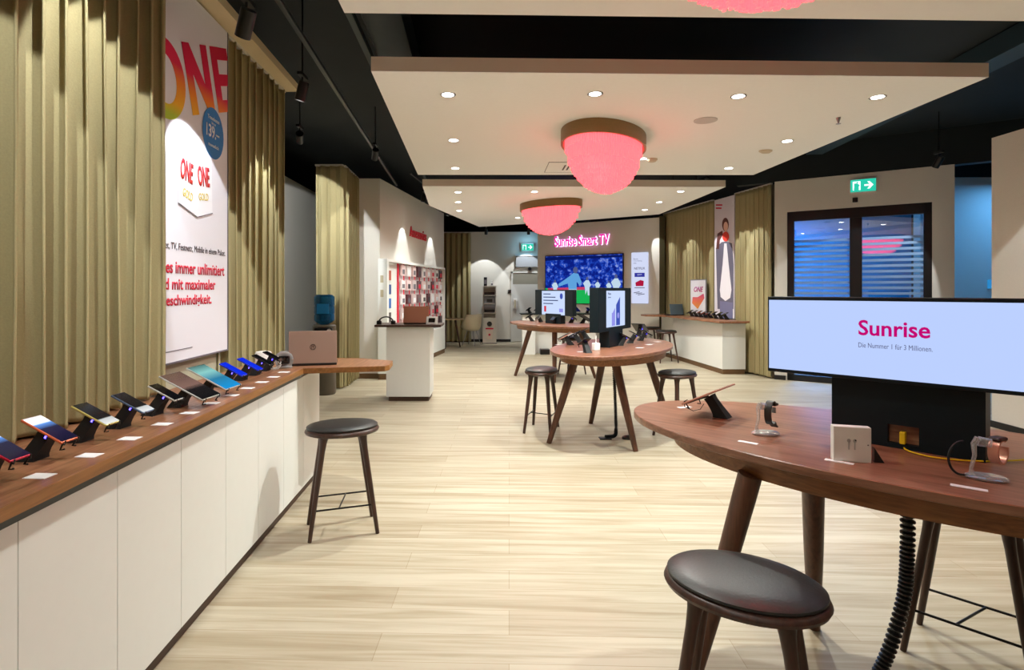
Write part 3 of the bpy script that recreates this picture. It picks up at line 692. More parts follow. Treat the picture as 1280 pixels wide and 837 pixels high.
# ------------------------------------------------------------------ laptops
def make_laptop(W, D, label, loc, rz, lid_m, tilt=14, logo=True):
    r = thing('laptop', label, 'laptop', loc, rz)
    MB().box(-W/2, W/2, 0, D, 0, .018).build('base', M_blk, r, bevel=.004)
    MB().box(-W/2+.02, W/2-.02, .05, D-.09, .018, .0195).build('keyboard', M_blkm, r)
    t = math.radians(tilt); M = Matrix.Translation((0, .006, .016)) @ Matrix.Rotation(t, 4, 'X')
    MB().box(-W/2, W/2, -.004, .004, 0, D).build('lid', lid_m, r, M=M, bevel=.003)
    MB().box(-W/2+.006, W/2-.006, .004, .0048, .008, D-.006).build('screen', M_scr, r, M=M)
    if logo:
        b = MB(); n = 28
        R0, R1 = .021, .017
        rs = [[Vector((rr*math.cos(2*PI*i/n), yy, D*.5+rr*math.sin(2*PI*i/n))) for i in range(n)] for rr, yy in ((R0, -.0042), (R0, -.0055), (R1, -.0055), (R1, -.0042))]
        b.rings(rs, False, False); b.box(-.009, -.006, -.0055, -.004, D*.5-.012, D*.5+.014).box(.005, .008, -.0055, -.004, D*.5-.014, D*.5+.012).box(-.006, .006, -.0055, -.004, D*.5+.003, D*.5+.006)
        b.build('round_logo', M_lapback, r, M=M)
    return r
q = at(376, 458.6, CT)
make_laptop(.335, .235, 'open silver-pink laptop seen from behind on the left counter arm', (-1.30, 4.12, CT), math.radians(14), M_laptop, -6)

# ------------------------------------------------------------------ bar stools
def make_stool():
    r = thing('bar_stool', '', 'bar stool', (0, 0, 0), 0, 'dark wooden bar stools')
    A, B = .228, .178
    b = MB(); b.ering([(-.06, .595), (-.03, .602), (-.006, .612), (0, .624), (-.004, .634), (-.014, .64)], A, B, 48); b.build('seat_rim', M_leg, r, smooth=True)
    b = MB(); b.ering([(-.016, .638), (-.010, .645), (-.010, .652), (-.022, .660), (-.06, .668), (-.12, .672), (-.17, .673)], A, B, 48); b.build('cushion', M_leather, r, smooth=True)
    ft = [(-.2, -.14), (.2, -.14), (.2, .14), (-.2, .14)]; tp = [(-.115, -.085), (.115, -.085), (.115, .085), (-.115, .085)]
    for (fx, fy), (tx, ty) in zip(ft, tp):
        b = MB(); P = [Vector((tx+(fx-tx)*k, ty+(fy-ty)*k, .605*(1-k))) for k in (0, .06, .15, .5, .8, 1)]
        b.tube(P, [.034, .026, .0215, .0195, .0165, .014], 12, .85); b.build('leg', M_leg, r, smooth=True)
    k = 1-.175/.605
    for sy in (-1, 1):
        y = sy*(.085+.055*k); x = .115+.085*k; b = MB(); b.tube([(-x, y, .175), (x, y, .175)], .0055, 8); b.build('footrest_bar', M_met, r)
    b = MB(); y = .085+.055*k; b.tube([(-.03, -y, .175), (.03, y, .175)], .005, 8); b.build('cross_bar', M_met, r)
    return r
stool = make_stool()
stool.location = (-.94, 3.57, 0); stool.rotation_euler = (0, 0, math.radians(19)); stool['label'] = 'dark wooden bar stool with black cushion beside the left white counter'
SG = 'dark wooden bar stools'
dup(stool, (.74, 1.67, 0), math.radians(-31), 'large bar stool in the foreground before the near table', SG)
dup(stool, (1.95, 2.31, 0), math.radians(-48), 'bar stool under the near table whose legs show at the right edge', SG)
dup(stool, (.53, 6.08, 0), math.radians(72), 'bar stool at the left end of the middle oval table', SG)
dup(stool, (1.91, 5.86, 0), math.radians(35), 'bar stool between the middle table and the near table', SG)
dup(stool, (3.6, 11.75, 0), math.radians(10), 'front one of the two bar stools by the right counter', SG)
dup(stool, (3.58, 12.85, 0), math.radians(5), 'rear one of the two bar stools by the right counter', SG)
dup(stool, (1.42, 10.1, 0), math.radians(30), 'bar stool half hidden behind the middle oval table', SG)

# ------------------------------------------------------------------ oval tables
TT = .92
def make_table(label, C_, phi, feet, tops, top_m):
    r = thing('oval_table', label, 'table', (C_[0], C_[1], 0), 0, 'oval walnut tables')
    R = Matrix.Rotation(phi, 4, 'Z')
    b = MB(); b.ering([(-.012, TT-.034), (-.002, TT-.030), (0, TT-.026), (0, TT-.003), (-.003, TT)], 1.08, .555, 112); b.build('tabletop', top_m, r, smooth=True, M=R)
    b = MB(); b.ering([(-.03, TT-.112), (-.012, TT-.110), (0, TT-.034)], .885, .50, 96); b.build('apron', M_edge, r, smooth=True, M=R)
    for f, t in zip(feet, tops):
        A = Vector((t[0]-C_[0], t[1]-C_[1], TT-.10)); B = Vector((f[0]-C_[0], f[1]-C_[1], 0))
        P = [A.lerp(B, k) for k in (0, .1, .5, .9, 1)]
        b = MB(); b.tube(P, [.042, .042, .037, .027, .024], 16); b.build('leg', M_legt, r, smooth=True)
    return r
M_wm = wood('walnut_main', (114, 74, 54), (160, 112, 88), .30, 0, .9)
make_table('large oval walnut table in the right foreground carrying the wide lit screen', (1.54, 2.135), math.radians(136.2),
    [(.785, 2.2), (1.43, 2.52), (2.10, 1.93), (1.66, 1.42)], [(.95, 2.09), (1.26, 2.23), (1.95, 1.95), (1.66, 1.55)], M_wm)
c2 = Vector((1.25, 5.9)); f2 = [(.555, 5.55), (1.334, 5.27), (1.109, 6.38), (1.95, 6.22)]
def tops_of(f, c): return [(c[0]+(x-c[0])*.62, c[1]+(y-c[1])*.62) for x, y in f]
t2 = [at(724, 449, .83)[:2], at(771, 449, .83)[:2], (1.22, 6.15), (1.70, 6.1)]
t2 = [(.83, 5.65), (1.19, 5.50), (1.21, 6.15), (1.66, 6.08)]
make_table('oval walnut table in the middle of the shop under the big pink lamp', (1.27, 5.9), math.radians(61), f2, t2, M_wm)
f3 = [(.404, 9.9), (1.006, 9.17), (1.75, 9.62), (1.15, 10.35)]
make_table('farthest oval walnut table with the wide two-tone screen', (1.08, 9.8), math.radians(-57), f3, tops_of(f3, (1.08, 9.76)), M_wm)

# spiral cable sleeves
def sleeve(pts, r, label, plate=None):
    t = thing('cable_sleeve', label, 'cable', (pts[-1][0], pts[-1][1], 0)); o = Vector(t.location)
    P = [Vector(p)-o for p in pts]; segs = []
    n = 60
    def bez(u):
        k = u*(len(P)-1); i = min(int(k), len(P)-2); f = k-i
        p0, p1, p2, p3 = P[max(i-1, 0)], P[i], P[i+1], P[min(i+2, len(P)-1)]
        return .5*((2*p1)+(-p0+p2)*f+(2*p0-5*p1+4*p2-p3)*f*f+(-p0+3*p1-3*p2+p3)*f**3)
    Ln = sum((P[i+1]-P[i]).length for i in range(len(P)-1)); cnt = int(Ln/(r*.62))
    b = MB(); pts_, rad = [], []
    for i in range(cnt*4+1):
        pts_.append(bez(i/(cnt*4))); rad.append(r*(1.0 if i % 4 in (1, 2) else .62))
    b.tube(pts_, rad, 14); b.build('sleeve', M_blk, t, smooth=False)
    if plate: MB().box(-plate, plate, -plate*.7, plate*.7, 0, .012).build('floor_plate', M_blk, t, bevel=.004)
    return t
sleeve([(1.43, 1.955, .806), (1.437, 1.965, .6), (1.43, 1.975, .42), (1.385, 2.0, .2), (1.33, 2.03, .06), (1.27, 2.05, .028)], .023, 'thick black segmented cable sleeve hanging from the near table', .09)
sleeve([(1.25, 5.85, .806), (1.262, 5.84, .5), (1.27, 5.83, .2), (1.27, 5.82, .07), (1.24, 5.75, .025), (1.14, 5.72, .02)], .019, 'thin black segmented cable sleeve hanging from the middle table', .06)
o = MB().ering([(0, 0), (0, .02), (-.03, .035)], .05, .05, 20).build('floor_socket', M_blk, M=Matrix.Translation((1.36, 5.72, 0)), smooth=True); tag(o, 'small black floor socket under the middle table', 'socket')
o = MB().ering([(0, -.03), (0, 0)], .045, .045, 24).build('cable_grommet', M_blk, M=Matrix.Translation((1.56, 1.80, TT-.112)), smooth=True); tag(o, 'flat black disc fixed under the edge of the near table', 'grommet')

# ------------------------------------------------------------------ near table: wide screen
E = Vector((-.69, .724, 0)).normalized(); TB = Vector((1.587, 1.97, 0)); Nn = Vector((-E.y, -E.x*-1, 0))
# right direction seen by the viewer is -E
MT = frame((TB.x, TB.y, 0), -E)           # local x runs to the right, z towards the viewer
tv = thing('display_screen', 'wide lit screen reading Sunrise on a black stand on the near table', 'screen', M=MT)
b = MB(); zt, zl, zh, zz = 1.20, TT, 1.005, .937
b.box(-.364, -.18, TT, zt, -.13, 0).box(-.086, .095, TT, zt, -.13, 0).box(-.18, -.086, zh, zt, -.13, 0).box(-.18, -.086, TT, zz, -.13, 0)
b.build('stand', M_teal, tv)
MB().box(-.18, -.086, zz, zh, -.035, -.025).build('opening_plate', M_walnutx, tv)  # wood plate stands in for an open cut-out, set shallow to catch light
MB().box(-.59, .32, 1.162, 1.472, -.03, .045).build('housing', M_teal, tv, bevel=.004)
M_scw = emis('screen_white_blue', (188, 208, 255), 1.0)
sp = MB().box(-.583, .313, 1.176, 1.458, .045, .0465).build('screen', M_scw, tv)
M_mag = emis('screen_magenta', (205, 10, 120), .9); M_gr = emis('screen_grey', (110, 115, 150), .8)
text('Sunrise', 'screen_text', M_mag, tv, -.262, 1.330, wd=.216, h=.058, z=.0468, bold=.02)
text('Die Nummer 1 für 3 Millionen.', 'screen_text', M_gr, tv, -.262, 1.285, wd=.222, h=.0185, z=.0468)
# yellow cable
cp = [at(1129, 549, .945), at(1129, 557, .928), at(1135, 563, .925), at(1160, 570, .925), at(1190, 574, .925), at(1225, 576, .925), at(1262, 575.5, .925), at(1300, 573, .925)]
M_y = mat('cable_yellow', (232, 200, 20), .4)
cb = thing('yellow_cable', 'thin yellow network cable coming out of the black screen stand', 'cable', (0, 0, 0))
pl = []
for i in range(len(cp)-1):
    for k in range(5):
        f = k/5; p0, p1, p2, p3 = cp[max(i-1, 0)], cp[i], cp[i+1], cp[min(i+2, len(cp)-1)]
        pl.append(.5*((2*p1)+(-p0+p2)*f+(2*p0-5*p1+4*p2-p3)*f*f+(-p0+3*p1-3*p2+p3)*f**3))
MB().tube(pl, .0028, 8).build('cord', M_y, cb, smooth=True)
MB().box(-.144, -.126, .938, .982, -.022, .004, MT).build('plug', M_y, cb, bevel=.003)
# earphone box
q = at(1041.8, 575.7, TT); q2 = at(1089.3, 579, TT); d = (q2-q).normalized(); ME = frame(q, d)
ME.translation = q
bx = thing('earphone_box', 'white earphone box standing before the black screen stand', 'box', M=ME)
wd = (q2-q).length
MB().box(0, wd, 0, .118, -.033, 0).build('carton', mat('carton_white', (230, 228, 220), .5), bx, bevel=.002)
b = MB(); M_eb = mat('print_silver', (176, 174, 168), .5)
for s_, cx in ((-1, .046), (1, .064)):
    b.prism(disc(cx, .072, .0055, .0065, 16), .0003, .0015); b.prism(rect(cx-.0018, cx+.0018, .042, .07), .0003, .0015)
b.build('earbud_print', M_eb, bx); b = MB(); b.prism(disc(.066, .074, .0024), .0016, .002); b.prism(disc(wd-.010, .06, .002), .0003, .001); b.build('dark_marks', M_skirt, bx)
o = MB().prism([(0, 0), (.03, 0), (.0, .05)], 0, .02).build('security_wedge', M_blk, M=frame(q2+Vector((.022, .03, 0)), d)); tag(o, 'small black wedge tag behind the white earphone box', 'security tag')
def table_card(px, py, label, rz, wd=.075, dp=.022):
    c = at(px, py, TT); o = MB().box(-wd/2, wd/2, -dp/2, dp/2, 0, .0015).build('price_card', M_card, M=Matrix.Translation((c.x, c.y, TT)) @ Matrix.Rotation(rz, 4, 'Z')); tag(o, label, 'price card')
table_card(935, 553, 'white price card before the black smartwatch', math.radians(-44), .07)
table_card(1049, 577, 'white price card before the white earphone box', math.radians(-42), .085)
table_card(1211, 609.5, 'white price card before the rose gold smartwatch', math.radians(-40), .085)
table_card(856, 509, 'white price card beside the tablet at the tip of the near table', math.radians(20), .07, .03)
# tablet at table tip
q = at(888, 519, TT)
rzt = math.atan2(.66, -.75)
MB_t = make_device('tablet', 'tablet', .25, .175, body['pink'], M_scr); MB_t.location = (q.x-.0, q.y, TT); MB_t.rotation_euler = (0, 0, rzt); tag(MB_t, 'rose gold tablet seen from behind at the tip of the near table', 'tablet')
stand_at(q.x, q.y, TT, rzt, 'black stand with blue light under the rose gold tablet', .175, .2)
cu = MB_t
MB().tube([(.03, .0, .05), (.055, -.02, .018), (.085, -.01, .008), (.11, .03, .03), (.10, .06, .06), (.075, .08, .075)], .0016, 6).build('cord', M_met, cu, smooth=True)
# watches on clear stands
def watch_stand(x, y, rz, label1):
    r = thing('watch_stand', label1, 'watch stand', (x, y, TT), rz)
    MB().ering([(-.006, 0), (0, .004), (0, .008), (-.008, .013)], .054, .040, 28).build('foot', M_clear, r, smooth=True)
    b = MB(); b.tube([(-.034, 0, .011), (-.036, 0, .03), (-.028, 0, .07), (-.030, 0, .105), (-.02, 0, .125)], [.012, .007, .008, .011, .012], 12, .7); b.build('stem', M_clear, r, smooth=True)
    b = MB(); b.tube([(-.02, 0, .115), (.012, 0, .112)], [.015, .013], 14); b.build('cradle', M_clear, r, smooth=True)
    return r
def strap(parent, cx, cz, rx, rz_, m, wd=.011, a0=0, a1=360, tail=None):
    b = MB(); P = [(cx+rx*math.cos(math.radians(a0+(a1-a0)*i/20)), 0, cz+rz_*math.sin(math.radians(a0+(a1-a0)*i/20))) for i in range(21)]
    if tail: P += tail
    rs = []
    for i, p in enumerate(P):
        p = Vector(p); d = (Vector(P[min(i+1, len(P)-1)])-Vector(P[max(i-1, 0)])).normalized(); n = Vector((-d.z, 0, d.x))*.0028
        rs.append([p+n+Vector((0, -wd, 0)), p-n+Vector((0, -wd, 0)), p-n+Vector((0, wd, 0)), p+n+Vector((0, wd, 0))])
    b.rings(rs); return b.build('strap', m, parent, smooth=True)
q = at(957, 543, TT)
watch_stand(q.x, q.y, 0, 'clear watch stand holding the black smartwatch on the near table')
r = thing('smartwatch', 'black smartwatch on a clear stand on the near table', 'smartwatch', (q.x+.018, q.y-.002, TT), .75)
strap(r, .005, .088, .031, .045, mat('strap_black', (30, 24, 20), .5), .013, 40, 300, [(.03, 0, .035), (.045, 0, .026)])
b = MB(); b.box(.016, .048, -.016, .016, .112, .124); b.build('case', mat('watch_dark', (44, 34, 28), .4, metal=.4), r, bevel=.006)
MB().box(.02, .026, -.013, .013, .085, .108).build('buckle', M_silver, r, bevel=.002)
q = at(1233, 599, TT)
watch_stand(q.x, q.y, math.radians(-30), 'clear watch stand holding the rose gold smartwatch on the near table')
r = thing('smartwatch', 'rose gold smartwatch with dark top at the right end of the near table', 'smartwatch', (q.x+.015, q.y-.005, TT), math.radians(22))
strap(r, .028, .085, .026, .036, mat('strap_rose', (222, 160, 138), .35, metal=.4), .014, 60, 380)
MB().box(.004, .05, -.017, .017, .118, .130).build('case', mat('watch_brown', (58, 32, 26), .35), r, bevel=.006)
o = thing('black_cable', 'black cable loop behind the rose gold smartwatch', 'cable', (q.x-.05, q.y+.02, TT))
MB().tube([(-.005-.045*math.sin(PI*i/16), 0, .060+.052*math.cos(PI*i/16)) for i in range(17)]+[(.03, 0, .006)], .0035, 8).build('cord', M_blkm, o, smooth=True)

# ------------------------------------------------------------------ screens on the farther tables
def oval_screen(C_, ang, label, z0, z1, W, content, zst=TT):
    M = frame((C_[0], C_[1], 0), (math.cos(ang), math.sin(ang), 0)); r = thing('display_screen', label, 'screen', M=M)
    MB().box(-.19, .19, TT, z0+.03, -.06, .05).build('stand', M_teal, r, bevel=.004)
    MB().box(-W/2, W/2, z0, z1, -.05, .045).build('housing', M_teal, r, bevel=.005)
    sw, zc0, zc1 = content
    MB().box(-sw/2, sw/2, zc0, zc1, .045, .047).build('screen', emis('screen_cold', (205, 222, 255), 1.0), r)
    return r, sw, zc0, zc1
ang2 = math.atan2(.84, .545)
r, sw, a0, a1 = oval_screen((1.235, 5.86), math.radians(57), 'black upright screen showing two phones on the middle table', 1.085, 1.52, .92, (.52, 1.125, 1.49))
PH = emis('pic_blue', (70, 90, 190), .9); PV = emis('pic_violet', (150, 150, 235), 1.0); PD = emis('pic_dark', (40, 50, 110), .7)
flat([(-.12, a0+.01), (-.03, a0+.01), (-.03, a0+.19), (-.10, a0+.14), (-.12, a0+.14)], 'picture_phone', PV, r, .0475)
flat([(.0, a0+.01), (.11, a0+.01), (.11, a0+.30), (.0, a0+.22)], 'picture_phone', PH, r, .0475)
flat(disc(.055, a0+.11, .03), 'picture_phone', PV, r, .049)
text('Phone', 'screen_text', PD, r, -.22, a1-.04, h=.022, z=.0475); text('Jetzt neu', 'screen_text', PD, r, -.22, a1-.075, h=.018, z=.0475)
r, sw, a0, a1 = oval_screen((1.085, 9.78), math.radians(-52), 'far two-tone screen with white text page on the farthest table', 1.06, 1.5, .92, (.56, 1.07, 1.48))
for k, wv in enumerate((.18, .3, .36, .24)): flat(rect(-.24, -.24+wv, a1-.06-.055*k, a1-.045-.055*k), 'screen_text', PD, r, .0475)
flat(rect(-.22, -.17, a0+.05, a0+.15), 'picture', emis('pic_red', (220, 60, 70), .9), r, .0475); flat(disc(.2, a1-.09, .035, .05), 'picture', PH, r, .0475)
flat(rect(.15, .24, a0+.05, a0+.11), 'picture', PV, r, .0475)

# devices on tables 2 and 3
n_ = 0
def table_dev(tx, ty, face, lab, big=False, bodyc='black', z=TT):
    q = (tx, ty, z); nm = 'tablet' if big else 'smartphone'
    d = make_device(nm, nm, .17 if big else .075, .24 if big else .15, body[bodyc], M_scr); d.location = q; d.rotation_euler = (0, 0, face); tag(d, lab, nm)
    stand_at(tx, ty, z, face, 'black stand under the '+lab, .24 if big else .15, .15 if big else .07)
e2 = lambda t, k=.8: (1.27+(1.08*k*math.cos(t))*math.cos(math.radians(61))-(.555*k*math.sin(t))*math.sin(math.radians(61)), 5.9+(1.08*k*math.cos(t))*math.sin(math.radians(61))+(.555*k*math.sin(t))*math.cos(math.radians(61)))
for px, py, face, lab, big, bc_ in ((707, 431, 190, 'phone at the left rim of the middle table', 0, 'pink'), (719, 428, 170, 'second phone from the left on the middle table', 0, 'black'), (731, 440, 110, 'black phone nearest the viewer on the middle table', 0, 'black'), (729, 424, 150, 'phone just left of the upright screen on the middle table', 0, 'black'),
        (781, 431.5, 5, 'phone just right of the upright screen on the middle table', 0, 'black'), (793.5, 428.5, 0, 'second phone right of the upright screen', 0, 'black'), (806, 425.5, 0, 'phone at the right rim of the middle table', 0, 'black'), (800, 419, 60, 'dark tablet behind the right phones on the middle table', 1, 'black')):
    q = at(px, py, TT); table_dev(q.x, q.y, math.radians(face), lab, bool(big), bc_)
q = at(745, 437.5, TT)
r = thing('white_cup', 'small white cube holder with a stick on the middle table', 'holder', (q.x, q.y, TT), .3)
MB().box(-.03, .03, -.03, .03, 0, .07).build('cube', M_wht, r, bevel=.004); MB().tube([(0, 0, .07), (0, 0, .14)], .005, 8).build('stick', M_wht, r)
for px, py, lab in ((699, 430.5, 'left rim'), (800, 434.5, 'front right side'), (811, 430.5, 'right side'), (822, 427, 'right rim'), (727, 439.5, 'near front')):
    table_card(px, py, 'white price card on the '+lab+' of the middle table', .6, .08, .05)
for px, py, face, lab, big in ((662, 401.5, 200, 'phone at the left end of the farthest table', 0), (674, 402.5, 230, 'phone left of the two-tone screen on the farthest table', 0), (692, 404.5, 235, 'phone before the two-tone screen on the farthest table', 0),
        (716, 403.5, 300, 'phone right of the two-tone screen on the farthest table', 0), (731, 404, 320, 'tablet at the right part of the farthest table', 1)):
    q = at(px, py, TT); table_dev(q.x, q.y, math.radians(face), lab, bool(big), 'silver' if px == 674 else 'black')

# ------------------------------------------------------------------ accessories wall display
ad = (AW1-AW0).normalized(); an = Vector((ad.y, -ad.x, 0)); ML = frame(AW0, ad)
def aw(px, py=None, off=0):
    k = (px-PX)/F; O = AW0+an*off; t = (k*O.y-O.x)/(ad.x-k*ad.y); Y = O.y+ad.y*t
    return t if py is None else (t, CAMH+(PY-py)*Y/F)
MLm = frame(AW0+Vector((0, 0, 0)), ad)
t0 = aw(476, off=.12); t1 = aw(556, off=.12) - .05
du = thing('accessory_display', 'white wall display with red pegboard for phone accessories', 'display unit', M=MLm)
b = MB(); b.box(.02, t1, .10, 2.02, .0, .03).box(.02, .06, .1, 2.02, .03, .14).box(t1-.04, t1, .1, 2.02, .03, .14).box(.02, t1, 1.98, 2.02, .03, .14).box(.02, t1, .1, .62, .03, .14)
b.build('white_frame', M_cab, du)
MB().box(.02, t1, 0, .10, .0, .13).build('plinth', M_skirtb, du)
s0, s1 = aw(497, off=.04), t1-.06
MB().box(s0, s1, .64, 1.98, .03, .036).build('back_board', mat('board_pale', (228, 214, 216), .6), du)
b = MB(); ncol = 9; cw = (s1-s0)/ncol
for i in range(ncol+1):
    x = s0+i*cw; ww = .09 if i == 0 else .035; b.box(max(x-ww/2, s0-.02), min(x+ww/2, s1), .64, 1.98, .036, .05)
b.build('red_strips', mat('strip_red', (216, 24, 56), .5), du)
gp = 'boxed phone accessories hanging on the red pegboard'
packc = [mat('pack_'+str(i), c, .45, noise=.05) for i, c in enumerate(((235, 232, 232), (60, 44, 50), (226, 205, 205), (205, 190, 190), (90, 50, 56), (238, 238, 240), (120, 96, 100)))]
inkc = [M_dk, M_pw, M_red, M_grey]
ords = ('first', 'second', 'third', 'fourth', 'fifth', 'sixth', 'seventh', 'eighth', 'ninth'); rown = ('top', 'second', 'third', 'fourth', 'bottom')
rp = random.Random(3)
for c in range(ncol):
    for k in range(5):
        zc = 1.86-k*.27; x = s0+(c+.5)*cw+.01; ww = cw*rp.uniform(.55, .72); hh = rp.uniform(.17, .22)
        M = MLm @ Matrix.Translation((x, zc, .055))
        r = thing('accessory_pack', 'hanging accessory pack, %s column from the left, %s row of the red pegboard' % (ords[c], rown[k]), 'package', M=M, group=gp)
        MB().box(-ww/2, ww/2, -hh/2, hh/2, 0, .04).build('carton', packc[rp.randrange(7)], r)
        MB().box(-ww*.32, ww*.32, -hh*.35, hh*.1, .04, .0415).build('printed_picture', inkc[rp.randrange(4)], r)
        MB().tube([(0, hh/2-.01, .0), (0, hh/2-.01, .07)], .003, 6).build('hook', M_silver, r)
# phone cases shown on the near white part of the display
for k, (c, nm) in enumerate((((190, 90, 60), 'orange'), ((60, 90, 150), 'dark blue'), ((50, 110, 190), 'bright blue'), ((70, 60, 60), 'dark'))):
    t, z = aw(493.5, 344+k*17.5, .15)
    M = MLm @ Matrix.Translation((t, z, .03)); r = thing('phone_case', nm+' phone case on the white part left of the red pegboard', 'phone case', M=M)
    MB().box(-.09, .09, -.10, .10, 0, .02).build('tray', M_wht, r); MB().box(-.06, .06, -.085, .085, .02, .035).build('case', mat('case_'+nm.replace(' ', '_'), c, .4), r, bevel=.004)
ws = MB().box(-2.14, -1.92, 9.50, 9.62, .0, 2.0).build('white_side_panel', M_cab); 
bpy.data.objects.remove(ws)
sd = thing('side_cabinet', 'tall narrow white cabinet at the near end of the accessories wall', 'cabinet', (-1.88, 9.47, 0))
MB().box(-.02, .13, 0, .14, .1, 2.02).build('body', M_cab, sd); MB().box(-.02, .13, .01, .14, 0, .1).build('plinth', M_skirtb, sd)
for z in (1.62, 1.38): MB().box(.02, .07, -.006, 0, z, z+.12).build('small_box', mat('beige', (190, 180, 150), .5), sd)
MB().box(.03, .05, -.006, 0, .88, .96).build('handle', M_silver, sd)
AL = thing('wall_lettering', 'red Accessories lettering on the wall over the pegboard', 'lettering', M=MLm)
ta_, za_ = aw(511.5, 292); tb_, zb_ = aw(532, 296)
text('Accessories', 'letters', mat('letters_red', (205, 22, 40), .5), AL, ta_, za_-.05, wd=tb_-ta_, h=.21, z=.004, ext=.02, bold=.015)

# ------------------------------------------------------------------ white service desk (pod)
pd = thing('service_desk', 'white block desk with thin dark top and laptop before the accessories wall', 'desk', (-1.125, 7.9, 0))
MB().box(-.30, .29, -.25, .22, .06, 1.0).build('body', M_cab, pd, bevel=.003)
MB().box(-.27, .27, -.23, .2, 0, .06).build('plinth', M_kick, pd)
MB().box(-.45, .44, -.30, .26, 1.0, 1.03).build('desk_top', M_leg, pd, bevel=.003)
make_laptop(.35, .23, 'open copper-coloured laptop on the white service desk', (-1.04, 7.78, 1.03), 0, mat('laptop_copper', (176, 120, 96), .4, metal=.4), -8, False)
r = thing('card_terminal', 'small white framed payment tablet on the service desk', 'payment terminal', (-.82, 7.72, 1.03), -.15)
MB().box(-.08, .08, -.01, .01, 0, .11).build('frame', M_wht, r, bevel=.008, M=Matrix.Rotation(-.3, 4, 'X')); MB().box(-.045, .045, -.0115, -.0105, .025, .085).build('screen', M_scr, r, M=Matrix.Rotation(-.3, 4, 'X'))
r = thing('headphones', 'black headphones lying at the left end of the service desk', 'headphones', (-1.45, 7.78, 1.03), .1)
MB().tube([(.1*math.cos(t/10*PI), 0, .02+.08*math.sin(t/10*PI)) for t in range(11)], .009, 8).build('band', M_blk, r, smooth=True)
for s_ in (-1, 1): MB().ering([(0, 0), (0, .04), (-.01, .05)], .034, .03, 16, c=(s_*.095, 0)).build('ear_cup', M_blk, r, smooth=True)

# ------------------------------------------------------------------ water cooler
wc = thing('water_cooler', 'dark water cooler with blue bottle in front of the olive curtain', 'water cooler', (-2.42, 8.2, 0))
MB().ering([(-.01, 0), (0, .02), (0, .62), (-.01, .64), (-.01, .86), (0, .88), (0, .98), (-.02, 1.0)], .165, .15, 32).build('cabinet', mat('cooler_brown', (92, 84, 70), .4), wc, smooth=True)
MB().box(-.10, .16, -.18, -.1, .7, .96).build('tap_panel', M_blk, wc, bevel=.02)
MB().tube([(.12, -.19, .92), (.12, -.175, .92)], .03, 14).build('dial', M_wht, wc); MB().tube([(.04, -.19, .76), (.16, -.2, .80)], .014, 8).build('tap', M_silver, wc)
mb = mat('bottle_blue', (30, 110, 165), .08, trans=.55)
MB().ering([(-.09, 1.0), (-.03, 1.03), (0, 1.06), (0, 1.14), (-.012, 1.15), (0, 1.16), (0, 1.26), (-.012, 1.27), (0, 1.28), (0, 1.40), (-.03, 1.43)], .145, .13, 32).build('bottle', mb, wc, smooth=True)
MB().box(-.07, .10, -.135, -.125, 1.16, 1.30).build('bottle_label', mat('label_blue', (40, 140, 210), .4), wc)

# ------------------------------------------------------------------ back left corner: table, chair, coffee tower
r = thing('side_table', 'small pale-topped table with dark legs in the back left corner', 'table', (-1.16, 14.75, 0))
MB().ering([(-.01, .73), (0, .735), (0, .755)], .42, .36, 36).build('tabletop', mat('pale_wood', (190, 160, 120), .4), r, smooth=True)
for a_ in (25, 155, 265): MB().tube([(.22*math.cos(math.radians(a_)), .2*math.sin(math.radians(a_)), .73), (.36*math.cos(math.radians(a_)), .3*math.sin(math.radians(a_)), 0)], [.03, .018], 10).build('leg', M_leg, r, smooth=True)
r = thing('shell_chair', 'cream shell armchair with wire legs in the back left corner', 'chair', (-.55, 15.35, 0), math.radians(-115))
b = MB(); rs = []
for z, a_, op in ((.40, .18, 0), (.42, .22, 0), (.50, .27, 0), (.60, .29, .1), (.72, .30, .3), (.84, .31, .45)):
    ring = []
    for i in range(24):
        t = 2*PI*i/24; back = .5-.5*math.cos(t-PI/2)   # lower at the front
        ring.append(Vector((a_*math.cos(t), a_*.9*math.sin(t), z-(z-.46)*max(0, -math.sin(t))*1.0*(1 if z > .46 else 0))))
    rs.append(ring)
b.rings(rs, True, False); o = b.build('shell', mat('chair_cream', (224, 212, 180), .6), r, smooth=True); sm = o.modifiers.new('thick', 'SOLIDIFY'); sm.thickness = .012
MB().ering([(-.02, .43), (0, .44), (-.01, .47)], .2, .19, 24).build('seat_pad', mat('chair_cream', (224, 212, 180), .6), r, smooth=True)
for a_ in (45, 135, 225, 315): MB().tube([(.12*math.cos(math.radians(a_)), .12*math.sin(math.radians(a_)), .41), (.27*math.cos(math.radians(a_)), .27*math.sin(math.radians(a_)), 0)], .009, 8).build('leg', M_silver, r)
CTW = Y_ct = 16.0
r = thing('coffee_tower', 'narrow white coffee tower with shelves and bin against the back wall', 'coffee station', (-.07, 15.95, 0))
b = MB(); b.box(-.19, .19, -.15, .2, .02, .72).box(-.19, .19, .17, .2, .72, 1.6).box(-.19, -.165, -.15, .2, .72, 1.6).box(.165, .19, -.15, .2, .72, 1.6)
for z in (.84, 1.10, 1.33, 1.58): b.box(-.19, .19, -.15, .2, z, z+.025)
b.build('shelf_body', mat('tower_white', (222, 216, 204), .5), r)
MB().box(-.2, .2, -.16, .2, 0, .02).build('foot', M_blk, r)
MB().tube([(0, -.155, .55), (0, -.15, .55)], .07, 20).build('waste_opening', M_blk, r)
fcup = frame((0, -.152, .28), (1, 0, 0))
o = MB().prism([(-.07, -.16), (.07, -.16), (.10, .12), (-.10, .12)], 0, .002).build('cup_print', mat('cup_cream', (238, 220, 205), .6), r, M=fcup)
MB().prism(rect(-.11, .11, .12, .16), 0, .003).build('cup_lid_print', M_red, r, M=fcup); MB().prism(disc(0, -.03, .03), .002, .003).build('cup_mark', M_red, r, M=fcup)
